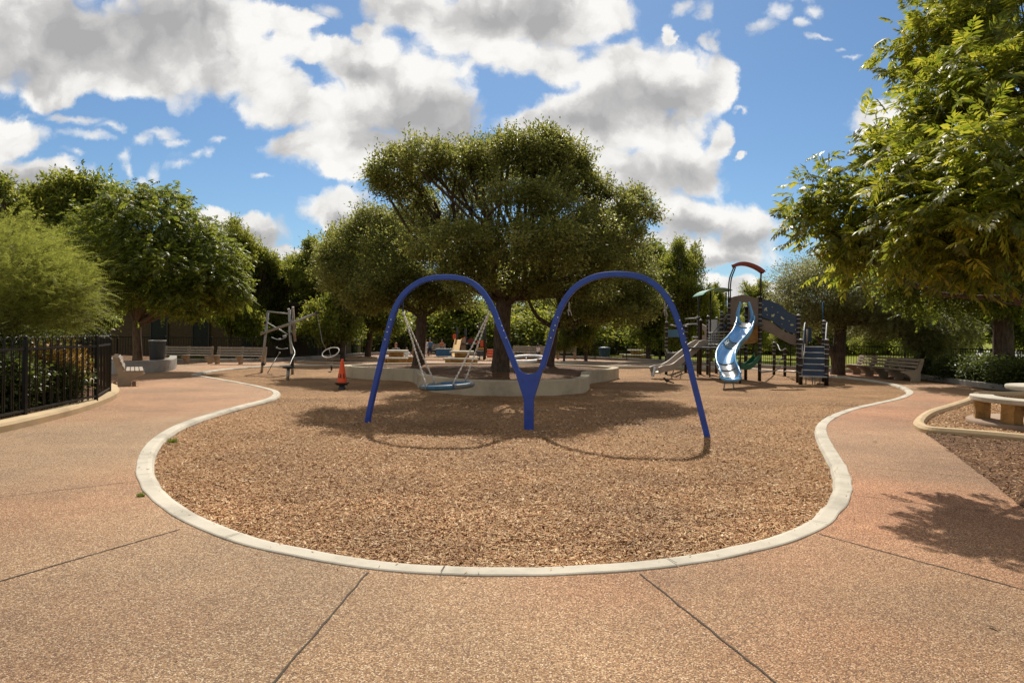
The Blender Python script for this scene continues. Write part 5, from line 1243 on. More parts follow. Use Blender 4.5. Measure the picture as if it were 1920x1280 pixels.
# ------------------------------------------------------------------ people (far)
def skin_obj(name, verts, edges, radii, m, parent, root=0, sub=1):
    me = bpy.data.meshes.new(name); me.from_pydata([tuple(v) for v in verts], edges, []); me.materials.append(m)
    o = link_mesh(name, me, parent)
    md = o.modifiers.new('Skin', 'SKIN'); md.use_smooth_shade = True
    sv = me.skin_vertices[0].data
    for i, r in enumerate(radii): sv[i].radius = (r, r) if not isinstance(r, tuple) else r
    for i in range(len(verts)): sv[i].use_root = (i == root)
    s = o.modifiers.new('Sub', 'SUBSURF'); s.levels = sub; s.render_levels = sub
    return o
def person(label, loc, H, pose, rz, shirt, trousers, hair, arms=0.0):
    k_ = H / 1.72; p = thing('person', label, 'person', loc); p.rotation_euler = (0, 0, rz); p.scale = (k_, k_, k_); WL[p.name] = Vector((0, 0, 0))
    V = []; E = []; R = []
    def add(v, r, par=None):
        V.append(Vector(v)); R.append(r)
        if par is not None: E.append((par, len(V) - 1))
        return len(V) - 1
    hz = .92 if pose == 'stand' else .50
    pel = add((0, 0, hz), .13); wa = add((0, .01, hz + .18), .115, pel); ch = add((0, .01, hz + .40), .135, wa); nk = add((0, .0, hz + .54), .055, ch)
    hd0 = add((0, -.01, hz + .60), .06, nk); hd1 = add((0, -.015, hz + .69), .085, hd0); hd2 = add((0, -.005, hz + .775), .07, hd1); nose = add((0, -.112, hz + .675), .014, hd1)
    legs = []; arm = []
    for s in (-1, 1):
        hip = add((s * .09, 0, hz - .03), .095, pel)
        if pose == 'stand': kn = add((s * .1, -.01, .49), .06, hip); an = add((s * .105, .02, .09), .042, kn); to = add((s * .12, -.14, .03), .032, an)
        else: kn = add((s * .11, -.42, hz - .02), .065, hip); an = add((s * .11, -.44, .09), .042, kn); to = add((s * .12, -.58, .03), .032, an)
        legs.append((hip, kn, an))
        sh = add((s * .185, .01, hz + .45), .055, ch)
        el = add((s * (.23 + .05 * arms), -.03 - .12 * arms, hz + .20 + .05 * arms), .042, sh); wr = add((s * (.22 - .06 * arms), -.10 - .22 * arms, hz + .02 + .2 * arms), .03, el)
        pm = add((s * (.215 - .07 * arms), -.13 - .27 * arms, hz - .06 + .2 * arms), .03, wr); arm.append((sh, el, wr))
        d0 = V[pm] - V[wr]; d0.normalize()
        for fi in range(4): 
            b_ = add(V[pm] + d0 * .035 + Vector((s * .0, (fi - 1.5) * .02, 0)), .0095, pm); add(V[b_] + d0 * (.04 + .012 * (1.5 - abs(fi - 1.2))) + Vector((-s * .012, 0, -.006)), .0085, b_)
        t_ = add(V[wr] + d0 * .045 + Vector((-s * .01, -.045, 0)), .011, wr); add(V[t_] + d0 * .03 + Vector((0, -.012, 0)), .009, t_)
    skin_obj('body', V, E, R, M['skin'], p)
    # clothes follow the same joints
    cv = [V[pel], V[wa], V[ch], V[nk] - Vector((0, 0, .06))]; ce = [(0, 1), (1, 2), (2, 3)]; cr = [.15, .135, .155, .08]
    for (sh, el, wr) in arm:
        a = len(cv); cv += [V[sh], V[sh].lerp(V[el], .75)]; ce += [(2, a), (a, a + 1)]; cr += [.075, .058]
    skin_obj('shirt', cv, ce, cr, M[shirt], p)
    tv = [V[pel] + Vector((0, 0, .02))]; te = []; tr_ = [.145]
    for (hip, kn, an) in legs:
        a = len(tv); tv += [V[hip], V[kn], V[kn].lerp(V[an], .8)]; te += [(0, a), (a, a + 1), (a + 1, a + 2)]; tr_ += [.112, .078, .06]
    skin_obj('trousers', tv, te, tr_, M[trousers], p)
    MB().ball((0, .025, hz + .735), (.098, .105, .105), 12).ball((0, .06, hz + .64), (.085, .06, .13), 10).build('hair', M[hair], p, local=True)
    MB().ball((-.034, -.092, hz + .705), .011, 6).ball((.034, -.092, hz + .705), .011, 6).build('eyes', M['hair'], p, local=True)
q = P(742, 650, 33.5); person('person with red brown hair in grey, seated behind the left picnic table', (q.x, 33.55, 0), 1.45, 'sit', 0, 's_grey', 's_navy', 'redhair', .6)
q = P(762.5, 655, 33.4); person('small person with dark hair in pale clothes at the end of the left picnic table', (q.x, 33.4, 0), 1.15, 'sit', .3, 's_white', 's_blue', 'hair', .6)
q = P(1009, 680, 38); person('child in a white top standing behind the ring, seen through the fork', (q.x, 38, 0), 1.05, 'stand', 2.0, 's_white', 's_navy', 'hair', .3)
q = P(798, 660, 46.5); person('person in pale clothes standing by the far bench left of the sandbox', (q.x, 46.5, 0), 1.2, 'stand', .8, 's_white', 's_white', 'hair', .2)
q = P(806, 660, 48.4); person('person in blue seated on the far bench by the sandbox', (q.x, 48.3, 0), 1.65, 'sit', .1, 's_blue', 's_navy', 'hair', .5)
q = P(828, 655, 47.2); person('person in an orange top standing behind the blue sandbox', (q.x, 47.3, 0), 1.15, 'stand', -.4, 's_orange', 's_navy', 'redhair', .4)

# ------------------------------------------------------------------ bird, leaves, stones
bl_ = G(1249, 719.5, -.04)
bd = thing('black_bird', 'glossy black bird with a long tail walking on the chips below the slide', 'bird', bl_)
sp = [Vector(q) for q in ((-.115, 0, .215), (-.085, 0, .205), (-.065, 0, .195), (-.04, 0, .165), (0, 0, .125), (.06, 0, .10), (.11, 0, .085), (.2, 0, .055), (.27, 0, .035))]
MB().tube([bl_ + p for p in curve3(sp, 4)], [x for a, b in zip([.004, .012, .026, .03, .048, .045, .026, .022], [.012, .026, .03, .048, .045, .026, .022, .016]) for x in (a, a + (b - a) * .25, a + (b - a) * .5, a + (b - a) * .75)] + [.012], 10).build('body', M['feather_black'], bd)
for s in (-1, 1): MB().tube([bl_ + Vector((.01, s * .02, .1)), bl_ + Vector((.02, s * .025, .05)), bl_ + Vector((.0, s * .025, 0)), bl_ + Vector((-.03, s * .025, 0))], .005, 5).build('leg', M['rubber'], bd)
def fallen(px, py, s, label, z=.004):
    g = G(px, py, z); m = MB(); a0 = random.random() * 6
    pts = [(-1, 0, .0), (-.4, .35, .18), (.3, .3, .1), (1, 0, .25), (.3, -.3, .2), (-.4, -.32, .05)]
    vs = [g + Vector(((x * math.cos(a0) - y * math.sin(a0)) * s, (x * math.sin(a0) + y * math.cos(a0)) * s, z_ * s + .002)) for x, y, z_ in pts]
    m.add(vs, [(0, 1, 5), (1, 2, 4, 5), (2, 3, 4)])
    tag(m.build('fallen_leaf', M['trunk_brown'], loc=tuple(g)), label, 'leaf', 'dry leaves on the paving')
fallen(1862, 1177, .028, 'dry dark leaf lying on the paving at the lower right')
fallen(1641, 829, .05, 'curled dry leaf on the path between the two kerbs'); fallen(1764, 861, .03, 'small dry leaf near the dark bark bed'); fallen(392, 1148, .012, 'tiny dark leaf on the paving at the lower left'); fallen(332, 1237, .014, 'tiny leaf scrap at the bottom left edge')
for px, py, r in ((1781, 714, .17), (1787, 716, .12)):
    g = G(px, py, 0); bm = bmesh.new(); bmesh.ops.create_icosphere(bm, subdivisions=3, radius=1)
    for v in bm.verts: v.co = Vector((v.co.x * r, v.co.y * r * .8, v.co.z * r * .6)) * (1 + .35 * mnoise.noise(v.co * 1.7 + Vector((px, 0, 0))))
    bm.verts.index_update(); m = MB().add([v.co + g + Vector((0, 0, r * .35)) for v in bm.verts], [[v.index for v in f.verts] for f in bm.faces], 0, True); bm.free()
    tag(m.build('pale_rock', M['ring_white'] if r > .15 else M['kerb'], loc=tuple(g)), 'larger white rock at the foot of the right kerb' if r > .15 else 'smaller pale rock beside the white rock at the right kerb', 'rock')
def tuft(px, py, n, h, label, z=0):
    g = G(px, py, z); V_ = []
    for i in range(n):
        a = random.random() * 2 * PI; r = random.random() ** .5 * h * .8; b = Vector((g.x + r * math.cos(a), g.y + r * math.sin(a) * .7, z)); ln = h * random.uniform(.5, 1.1)
        d = Vector((math.cos(a) * .6 + random.gauss(0, .3), math.sin(a) * .6 + random.gauss(0, .3), 1)).normalized(); s = Vector((-d.y, d.x, 0)).normalized() * .0035
        V_ += [b - s, b + s, b + d * ln * .6 + s * .7 + Vector((0, 0, .0)), b + d * ln]
    o = quads_obj('grass_tuft', [tuple(v) for v in V_], M['grass']); tag(o, label, 'grass tuft')
tuft(264, 930, 90, .045, 'small green weed tuft in the joint outside the left kerb'); tuft(323, 829, 160, .085, 'grass tuft growing on the chips inside the left kerb', -.03)
# ------------------------------------------------------------------ trees and shrubs
def rnd_dirs(n):
    v = RNG.normal(size=(n, 3)); return v / np.linalg.norm(v, axis=1)[:, None]
def unit(v): return v / np.maximum(np.linalg.norm(v, axis=-1, keepdims=True), 1e-9)
def lobe_px(px, py, d, rx, ry, rd):
    "crown lobe read off the photo: centre pixel, distance, pixel radii, depth radius in metres"
    c = P(px, py, d); return (np.array(c), np.array((rx / F * d, rd, ry / F * d)))
def clusters(lobes, n, lo=.45):
    w = np.array([(r[0] * r[1] * r[2]) ** .62 for c, r in lobes]); w /= w.sum()
    idx = RNG.choice(len(lobes), n, p=w); d = rnd_dirs(n); rr = lo + (1 - lo) * RNG.uniform(0, 1, n) ** .7
    C = np.array([lobes[i][0] for i in idx]); R = np.array([lobes[i][1] for i in idx])
    return C + R * d * rr[:, None], idx, d
def leaf_quads(o, d, up, ln, wd, fold=.25):
    "kite-shaped leaves from base o along d"
    s = unit(np.cross(d, up)); n = np.cross(s, d)
    ln = ln[:, None]; wd = wd[:, None]
    mid = o + d * ln * .45
    return np.stack([o, mid + s * wd / 2 + n * wd * fold, o + d * ln - n * ln * .08, mid - s * wd / 2 + n * wd * fold], 1).reshape(-1, 3)
def simple_crown(lobes, ncl, per, sig, ll, lw, droop=.2, outw=.6, lo=.45):
    C, idx, dd = clusters(lobes, ncl, lo)
    n = ncl * per; cc = np.repeat(C, per, 0); dv = np.repeat(dd, per, 0)
    off = RNG.normal(size=(n, 3)) * np.array([sig, sig, sig * .7]) * np.repeat(RNG.uniform(.6, 1.3, ncl), per)[:, None]
    o = cc + off
    d = unit(unit(off) * .6 + dv * outw + RNG.normal(size=(n, 3)) * .55 + np.array([0, 0, -droop]))
    up = unit(RNG.normal(size=(n, 3)) * .55 + np.array([0, 0, 1.0]))
    return leaf_quads(o, d, up, RNG.uniform(.7, 1.25, n) * ll, RNG.uniform(.7, 1.25, n) * lw), C, idx
def shoots(V_, lobes, n, ln, ll, lw):
    "upright leafy shoots standing out of the crown's top"
    C, idx, dd = clusters(lobes, n * 3, .95); q = dd[:, 2] > .25; C = C[q][:n]; dd = dd[q][:n]; n = len(C); out = [V_]
    ax = unit(dd * .5 + np.array([0, 0, 1.0]) + RNG.normal(size=(n, 3)) * .25); L_ = RNG.uniform(.5, 1.2, n) * ln
    for k in range(14):
        t = k / 13; o = C + ax * (L_ * (t - .15))[:, None]; d_ = unit(ax * .7 + RNG.normal(size=(n, 3)) * .7); out.append(leaf_quads(o, d_, unit(RNG.normal(size=(n, 3))), np.full(n, ll), np.full(n, lw)))
    return np.concatenate(out)
def oak_crown(l, ncl, per, sig, ll, lw, nsh, lo=.5):
    V_, C, idx = simple_crown(l, ncl, per, sig, ll, lw, .0, .35, lo); return shoots(V_, l, nsh, .42, ll * .9, lw * .9), C, idx
def compound_crown(lobes, ncl, per, L_, K, ll, lw, droop=.35, lo=.5, tw=.22):
    "pinnate leaves: rachis with K pairs of leaflets"
    C, idx, dd = clusters(lobes, ncl, lo)
    n = ncl * per; cc = np.repeat(C, per, 0); dv = np.repeat(dd, per, 0)
    o = cc + RNG.normal(size=(n, 3)) * tw * .45
    d = unit(dv * .7 + RNG.normal(size=(n, 3)) * .65 + np.array([0, 0, -.05])); d[:, 2] *= .7; d = unit(d)
    up0 = unit(RNG.normal(size=(n, 3)) * .3 + np.array([0, 0, 1.0]))
    s = unit(np.cross(d, up0)); nn = np.cross(s, d)
    Ls = RNG.uniform(.7, 1.2, n) * L_; out = []
    for k in range(K):
        t = .22 + .78 * k / (K - 1)
        p = o + d * (Ls * t)[:, None] + np.array([0, 0, -1.0]) * (Ls * droop * t * t)[:, None]
        tang = unit(d + np.array([0, 0, -1.0]) * (2 * droop * t))
        for sg in (-1, 1):
            ld = unit(tang * (.55 + .5 * t) + s * sg * (1.05 - .3 * t) + np.array([0, 0, -.28]) + RNG.normal(size=(n, 3)) * .13)
            sz = (.65 + .7 * math.sin(PI * (.2 + .7 * t))) * RNG.uniform(.8, 1.15, n)
            out.append(leaf_quads(p, ld, unit(nn + RNG.normal(size=(n, 3)) * .2), sz * ll, sz * lw, .18))
    out.append(leaf_quads(o + d * Ls[:, None] + np.array([0, 0, -1.0]) * (Ls * droop)[:, None], unit(d + np.array([0, 0, -2 * droop])), nn, np.full(n, ll), np.full(n, lw)))
    # the rachis itself
    e = o + d * Ls[:, None] + np.array([0, 0, -1.0]) * (Ls * droop)[:, None]; h = s * .003
    out.append(np.stack([o - h, o + h, e + h, e - h], 1).reshape(-1, 3))
    return np.concatenate(out), C, idx
def limb(m, a, b, r0, r1, bend=.15, n=6, sides=7, sag=0.0):
    a, b = Vector(a), Vector(b); L_ = (b - a).length; q = []
    j1 = Vector((random.gauss(0, 1), random.gauss(0, 1), random.gauss(0, .6) + sag)) * bend * L_ * .5
    j2 = Vector((random.gauss(0, 1), random.gauss(0, 1), random.gauss(0, .6))) * bend * L_ * .5
    for i in range(n + 1):
        t = i / n; q.append(a.lerp(b, t) + j1 * math.sin(PI * t) + j2 * math.sin(2 * PI * t) * .5)
    m.tube(q, [r0 + (r1 - r0) * (i / n) ** .8 for i in range(n + 1)], sides)
    return q
def make_trunk(base, forks, r, lobes, C, idx, twigs=3, flare=1.5, limb_r=.45, tw_r=.02):
    "trunk to the fork point, a limb into every lobe, twigs to leaf clusters"
    m = MB(); base = Vector(base); fk = Vector(forks)
    pts = [base + Vector((0, 0, -.15)), base + Vector((0, 0, .1)), base.lerp(fk, .3), base.lerp(fk, .65) + Vector((random.gauss(0, .03), random.gauss(0, .03), 0)), fk]
    m.tube(curve3(pts, 4), [r * flare, r * flare * .93, r * flare * .87, r * flare * .8, r * 1.15, r * 1.1, r * 1.05, r * 1.02, r, r, r * .99, r * .97, r * .95, r * .94, r * .93, r * .92, r * .9], 12)
    for li, (c, rad) in enumerate(lobes):
        c = Vector(c); st = base.lerp(fk, random.uniform(.8, 1.0)); ln = (c - st).length
        end = st.lerp(c, .95)
        q = limb(m, st, end, max(.03, r * limb_r * min(1, rad[0] / 1.2 + .3)), .03, .16, 7, 7, .25)
        mine = [Vector(C[i]) for i in np.where(idx == li)[0][:twigs * 6:2]][:twigs * 3]
        for cv in mine:
            s = q[random.randrange(2, len(q))]; limb(m, s, cv, tw_r, .006, .12, 4, 5)
    return m
def tree(name, label, cat, base, fork, r, lobes, crownfn, leaf, trunkm='trunk', group=None, twigs=3, limb_r=.45, tw_r=.02):
    t = thing(name, label, cat, base, group)
    V_, C, idx = crownfn(lobes)
    make_trunk(base, fork, r, lobes, C, idx, twigs, limb_r=limb_r, tw_r=tw_r).build('trunk', M[trunkm], t)
    quads_obj('crown', V_, M[leaf], t)
    return t
LP = lobe_px
# --- live oak in the planter
d = 21.3; b = G(938, 696, .42)
OAK = [LP(735,318,d-3,42,38,1.0), LP(790,300,d-3.6,56,40,1.3), LP(850,312,d-3.2,55,40,1.3), LP(905,305,d-2,48,42,1.2), LP(955,292,d-3.6,46,44,1.2), LP(1015,290,d-3.2,50,48,1.3), LP(1065,312,d-2.8,40,46,1.1), LP(1098,352,d-2,30,30,.9),
       LP(725,345,d-1.5,34,26,1.0), LP(770,375,d-2.2,42,34,1.2), LP(830,400,d+1,50,40,1.6), LP(940,370,d-4.2,55,38,1.2), LP(1030,375,d-3.8,60,42,1.4), LP(1140,392,d-1.8,55,34,1.2), LP(1190,392,d-1.4,34,28,.9), LP(1213,402,d-1.2,16,24,.6), LP(1100,430,d-3.4,65,42,1.4), LP(1165,440,d-2.2,45,38,1.2),
       LP(855,455,d-4.2,62,42,1.4), LP(950,450,d-4.6,70,48,1.5), LP(1045,460,d-4.2,72,48,1.5), LP(1120,490,d-2.6,62,40,1.3), LP(1185,478,d-1,36,40,.9), LP(880,515,d-3,62,34,1.3), LP(1000,525,d-2,75,32,1.3), LP(1120,535,d-1.6,55,30,1.1), LP(800,455,d-2.4,46,40,1.3),
       LP(900,350,d+2.2,70,50,1.6), LP(1020,340,d+2.4,70,55,1.7), LP(1100,450,d+2.2,70,50,1.7), LP(880,460,d+2.5,70,50,1.7)]
OAK = [(c, r * np.array([.9, .95, .9])) for c, r in OAK]
OAK += [LP(x, y, d + dz, r, r * .9, .6) for x, y, dz, r in ((716,322,-3,20),(712,350,-2.4,17),(742,297,-3.2,21),(776,304,-3.8,20),(829,291,-3.4,21),(876,287,-2.6,20),(913,290,-2,19),(940,277,-3.4,20),(982,281,-3.6,20),(1000,276,-3.2,20),(1040,274,-3,21),(1066,287,-2.8,20),(1098,305,-2.4,20),(1106,345,-2,18),(1130,358,-1.8,18),(1196,376,-1.4,18),(1220,400,-1.2,14),(1180,378,-1.6,16))]
tree('live_oak', 'big live oak rising from the planter behind the blue swing', 'tree', b, P(948, 540, d - .3), .26, OAK, lambda l: oak_crown(l, 1150, 130, .15, .09, .046, 420, .45), 'oak', group='live oaks in the planter', twigs=4, limb_r=.55)
# upright shoots on the oak top are part of its crown lobes; second and third oak
d = 25.2; b = G(785, 683, .42)
OAK2 = [LP(700,418,d+1,36,28,1.2), LP(665,440,d+1.2,30,26,1.1), LP(640,475,d+1.5,44,36,1.4), LP(735,470,d,62,46,1.7), LP(660,525,d+1,60,42,1.6), LP(730,530,d-.5,70,40,1.7), LP(800,515,d-.5,70,45,1.8), LP(620,500,d+2,36,40,1.3), LP(850,545,d,60,35,1.5), LP(690,560,d,55,25,1.3), LP(790,560,d,60,22,1.4), LP(770,430,d+1,60,50,1.5)]
tree('live_oak', 'darker live oak left of the big one, trunk seen inside the left arch', 'tree', b, P(792, 575, d), .21, OAK2, lambda l: oak_crown(l, 640, 120, .19, .105, .052, 220, .4), 'oak', group='live oaks in the planter')
d = 25.2; b = G(1030, 686, .42)
OAK3 = [LP(960,535,d,55,35,1.4), LP(1040,520,d+.5,75,40,1.7), LP(1110,545,d,70,38,1.7), LP(1175,520,d+.3,55,50,1.6), LP(1160,580,d,55,28,1.4), LP(1090,590,d,50,20,1.2), LP(1210,565,d+.5,32,36,1.1), LP(1140,460,d+1,70,50,1.5)]
tree('live_oak', 'live oak with a forked slender trunk behind the central swing post', 'tree', b, P(1040, 600, d), .17, OAK3, lambda l: oak_crown(l, 480, 120, .19, .105, .052, 150, .4), 'oak', group='live oaks in the planter', limb_r=.6)
# --- pistache at the left
d = 28.0; b = Vector((P(258, 672, d).x, d, .34))
PIS = [LP(245,380,d,50,30,1.5), LP(310,385,d,45,30,1.4), LP(200,430,d,60,45,1.8), LP(285,430,d-1,70,50,1.9), LP(360,440,d,50,45,1.7), LP(410,480,d,42,50,1.6), LP(220,490,d-1,60,50,1.8), LP(310,500,d-1.5,75,55,2.0), LP(400,530,d-.6,55,40,1.7), LP(430,545,d-.3,32,30,1.2), LP(190,540,d-.5,50,40,1.5), LP(350,560,d-.8,60,32,1.6), LP(260,545,d-1,50,28,1.4), LP(320,365,d+.3,18,14,.7), LP(235,362,d+.3,14,14,.6)]
tree('pistache_tree', 'spreading green tree behind the grey wall at the left, trunk forking low', 'tree', b, P(257, 600, d), .17, PIS, lambda l: compound_crown(l, 1500, 6, .30, 5, .105, .042, .3, .4, .35), 'pist', 'trunk_brown', limb_r=.55)
# --- feathery shrub tree behind the near fence
d = 14.5
FE = [LP(-90,480,d,120,60,1.7), LP(10,455,d,95,45,1.5), LP(50,500,d-.4,80,45,1.4), LP(-20,560,d-.6,110,60,1.7), LP(85,545,d-.5,70,42,1.3), LP(125,575,d-.3,50,32,1.0), LP(60,600,d-.5,80,30,1.2), LP(120,520,d,45,25,.9), LP(150,545,d,30,18,.7)]
def feather(l):
    C, idx, dd = clusters(l, 520, .25); per = 13; n = 520 * per; cc = np.repeat(C, per, 0)
    o = cc + RNG.normal(size=(n, 3)) * .16
    out = np.repeat(dd, per, 0); d_ = unit(np.array([.55, -.1, .32]) + out * .55 + RNG.normal(size=(n, 3)) * .33)
    up0 = unit(RNG.normal(size=(n, 3)) * .5 + np.array([0, 0, 1.0])); s = unit(np.cross(d_, up0)); nn = np.cross(s, d_); Ls = RNG.uniform(.22, .5, n); res = []
    for k in range(9):
        t = .12 + .88 * k / 8; p = o + d_ * (Ls * t)[:, None] + np.array([0, 0, -.25]) * (Ls * t * t)[:, None]
        for sg in (-1, 1):
            ld = unit(d_ * .7 + s * sg * .9 + RNG.normal(size=(n, 3)) * .15); sz = RNG.uniform(.7, 1.2, n) * (1.15 - .6 * t)
            res.append(leaf_quads(p, ld, nn, sz * .058, sz * .017, .1))
    return np.concatenate(res), C, idx
tree('feathery_tree', 'pale yellow green feathery tree leaning over the near black fence', 'tree', (-12.6, d, .1), (-12.5, d - .1, 1.0), .11, FE, feather, 'feather', 'trunk_brown', limb_r=.4, tw_r=.012, twigs=5)
# --- near pecan at the right, trunk outside the frame
PEC = [LP(1512,425,8.3,26,18,.35), LP(1550,380,8.4,40,28,.5), LP(1610,325,8.5,50,32,.7), LP(1595,410,8.2,56,40,.8), LP(1665,275,8.4,44,28,.7), LP(1725,225,8.6,52,30,.8), LP(1690,108,9.0,30,16,.4), LP(1735,85,9.2,44,28,.7), LP(1790,60,9.2,80,70,1.1), LP(1780,170,8.2,80,60,1.0), LP(1850,150,7.6,90,80,1.1), LP(1900,40,8.5,100,70,1.1),
       LP(1700,340,7.6,95,60,1.0), LP(1810,300,7.0,100,70,1.0), LP(1900,270,6.4,90,80,.9), LP(1650,425,7.8,84,50,1.0), LP(1760,410,7.0,95,55,1.0), LP(1870,390,6.2,95,60,.9), LP(1565,450,8.4,46,24,.6), LP(1650,468,8.4,66,26,.8), LP(1760,462,7.6,80,32,.9), LP(1870,470,6.8,80,34,.9), LP(1960,330,6.2,90,120,.9), LP(1980,440,6.5,80,60,.9), LP(1980,150,7.5,90,110,1.0), LP(2150,150,8.5,160,180,1.5), LP(2150,360,8.0,140,110,1.4), LP(2000,-120,9.0,200,110,1.5), LP(1800,-80,9.6,120,70,1.2)]
tree('pecan_tree', 'near leafy pecan tree overhanging the right side of the photo', 'tree', (9.3, 9.6, 0), (8.9, 9.4, 2.4), .26, PEC, lambda l: compound_crown(l, 500, 13, .25, 6, .09, .027, .18, .35, .30), 'pecan', 'trunk', twigs=5, limb_r=.35, tw_r=.012)
# --- big dark trunk in the right bed
d = 23.5; b = Vector((P(1880, 690, d).x, d, .05))
BT = [LP(1780,420,d,120,70,2.2), LP(1880,380,d,130,90,2.5), LP(1960,460,d,110,90,2.4), LP(1830,500,d-1,100,50,2.2), LP(1720,500,d,80,45,2.0), LP(1900,550,d-.5,90,35,2.0), LP(1770,560,d,70,26,1.6), LP(1690,545,d+.5,40,30,1.2), LP(2000,560,d,80,40,2.0)]
tree('pecan_tree', 'tall tree with a thick dark trunk in the shrub bed behind the stone table', 'tree', b, P(1884, 520, d), .31, BT, lambda l: compound_crown(l, 1300, 6, .34, 4, .13, .045, .35, .35, .4), 'pist', 'trunk', twigs=3)
# --- silver-leaved oak behind the stairs
d = 29.5; b = Vector((P(1571, 692, d).x, d, .02))
SIL = [LP(1500,520,d,40,30,1.5), LP(1560,510,d,50,36,1.8), LP(1620,520,d,55,34,1.8), LP(1480,555,d+.5,30,28,1.2), LP(1540,560,d-.8,55,36,1.8), LP(1610,570,d-.5,60,34,1.8), LP(1670,550,d,50,36,1.7), LP(1530,600,d,40,24,1.3), LP(1640,610,d,50,22,1.4), LP(1690,590,d+.3,40,28,1.3)]
st = tree('silver_oak', 'grey green tree with a curving dark trunk behind the play structure stairs', 'tree', b, P(1578, 600, d), .26, SIL, lambda l: simple_crown(l, 1150, 60, .26, .10, .042, .05, .4, .4), 'silver', 'trunk', limb_r=.5)
m = MB(); m.tube(curve3([b + Vector((.02, 0, .1)), P(1563, 665, d), P(1555, 650, d), P(1540, 640, d), P(1530, 632, d)], 5), [.2 - .007 * i for i in range(21)], 9); m.build('side_limb', M['trunk'], st)

# --- park trees behind: three models, copied with their own size and place
def bgmodel(kind, label):
    r = np.random.default_rng(kind)
    lob = []
    for i in range(24):
        a = 2.4 * i; h = .26 + .66 * ((i * .618) % 1); w = max(.1, 1 - ((h - .5) / .62) ** 2) ** .5; q = .55 + .45 * r.random()
        lob.append((np.array([math.cos(a) * 1.9 * w * q, math.sin(a) * 1.9 * w * q, h * 6]), np.array([.62, .62, .5]) * r.uniform(.7, 1.25)))
    for i in range(7): lob.append((np.array([r.normal() * .25, r.normal() * .25, 1.6 + .6 * i]), np.array([.95, .95, .6])))
    for i in range(4): lob.append((np.array([r.normal() * .5, r.normal() * .5, 5.6 + .5 * r.random()]), np.array([.38, .38, .42])))
    return tree('park_tree', label, 'tree', (0, 0, 0), (.05, .02, 1.5), .14, lob, lambda l: oak_crown(l, 760, 54, .19, .16, .075, 160, .35), 'bgleaf' if kind != 2 else 'pist', 'trunk', 'trees of the park around the playground', twigs=2, limb_r=.5, tw_r=.025)
proto = [bgmodel(i, '') for i in range(3)]
BG = [ # pixel x, top y, distance, width factor, model, label
 (28,345,33,.75,0,'tall dark tree at far left, top above the feathery tree'), (98,318,35,.8,1,'tallest tree at the left, just left of the second pointed top'), (155,321,36,.7,2,'tall tree with a rounded top left of the forked pistache'), (115,430,31,.9,2,'leafy tree filling the gap between the feathery tree and the pistache'),
 (430,418,40,.55,0,'tree with a narrow top right behind the forked pistache'), (475,448,43,.55,1,'tree sloping down to the right of the narrow topped one'), (360,420,56,.8,1,'tree rising behind the brick building'), (240,440,58,1.0,0,'wide tree behind the brick building, left of the pistache crown'), (518,482,45,.7,1,'tree behind the steel climbing frame'), (552,475,50,.6,2,'paler tree right of the climbing frame, sky to its left'),
 (600,452,43,.75,0,'tree above the hanging hoop'), (643,425,38,.7,1,'tree on the far mulch bed behind the orange cone'), (690,420,46,.9,2,'tree behind the darker live oak'),
 (1099,500,42,.7,0,'tree with a dark straight trunk by the blue bin'), (1058,540,41,.6,1,'small tree right of the central swing post at the fence'), (1215,450,42,.75,2,'tree behind the right end of the big oak'), (1285,455,38,.62,0,'rounded tree left of the play structure'), (1238,520,44,.7,1,'tree with a straight trunk above the far picnic table'),
 (1418,530,50,.7,0,'dark small tree seen right of the slide tower'), (1470,560,55,1.1,1,'low tree behind the navy ramp panel'), (1350,575,58,1.2,2,'low tree behind the green arched roof'), (1335,535,47,.5,0,'slim tree between the green roof and the slide tower'),
 (1720,500,36,.9,2,'tree beyond the right fence above the benches'), (1800,470,40,.9,0,'tree beyond the fence left of the thick dark trunk'), (1930,480,38,.9,1,'tree beyond the fence at the right edge'), (1640,545,48,1.0,1,'tree far behind the right benches')]
FAR = [(560,555,70),(640,560,68),(720,550,66),(800,560,72),(860,552,64),(930,560,70),(1000,555,66),(1075,562,74),(1140,558,68),(1200,556,72),(1270,560,66),(1390,568,80),(1450,572,76),(1520,570,84),(1590,572,78),(1660,570,86),(1750,560,92),(1840,556,88),(1930,560,95),(480,560,74)]
def place_tree(px, ytop, dd, wf, mi, label, first):
    z = -.15; h = P(px, ytop, dd).z - z; q = P(px, 640, dd)
    o = proto[mi] if first else copy_tree(proto[mi])
    s = h / 6.4; o.location = (q.x, dd, z); o.scale = (s * wf * 1.15, s * wf * 1.15, s); o.rotation_euler = (0, 0, random.uniform(0, 6.28)); o['label'] = label
    return o
used = set()
for px, ty, dd, wf, mi, lb in BG: place_tree(px, ty, dd, wf, mi, lb, mi not in used); used.add(mi)
for i, (px, ty, dd) in enumerate(FAR):
    o = place_tree(px, ty, dd, 1.5, i % 3, 'distant park tree across the lawn, one of the far row beyond the fence', False); o['group'] = 'far row of trees across the lawn'
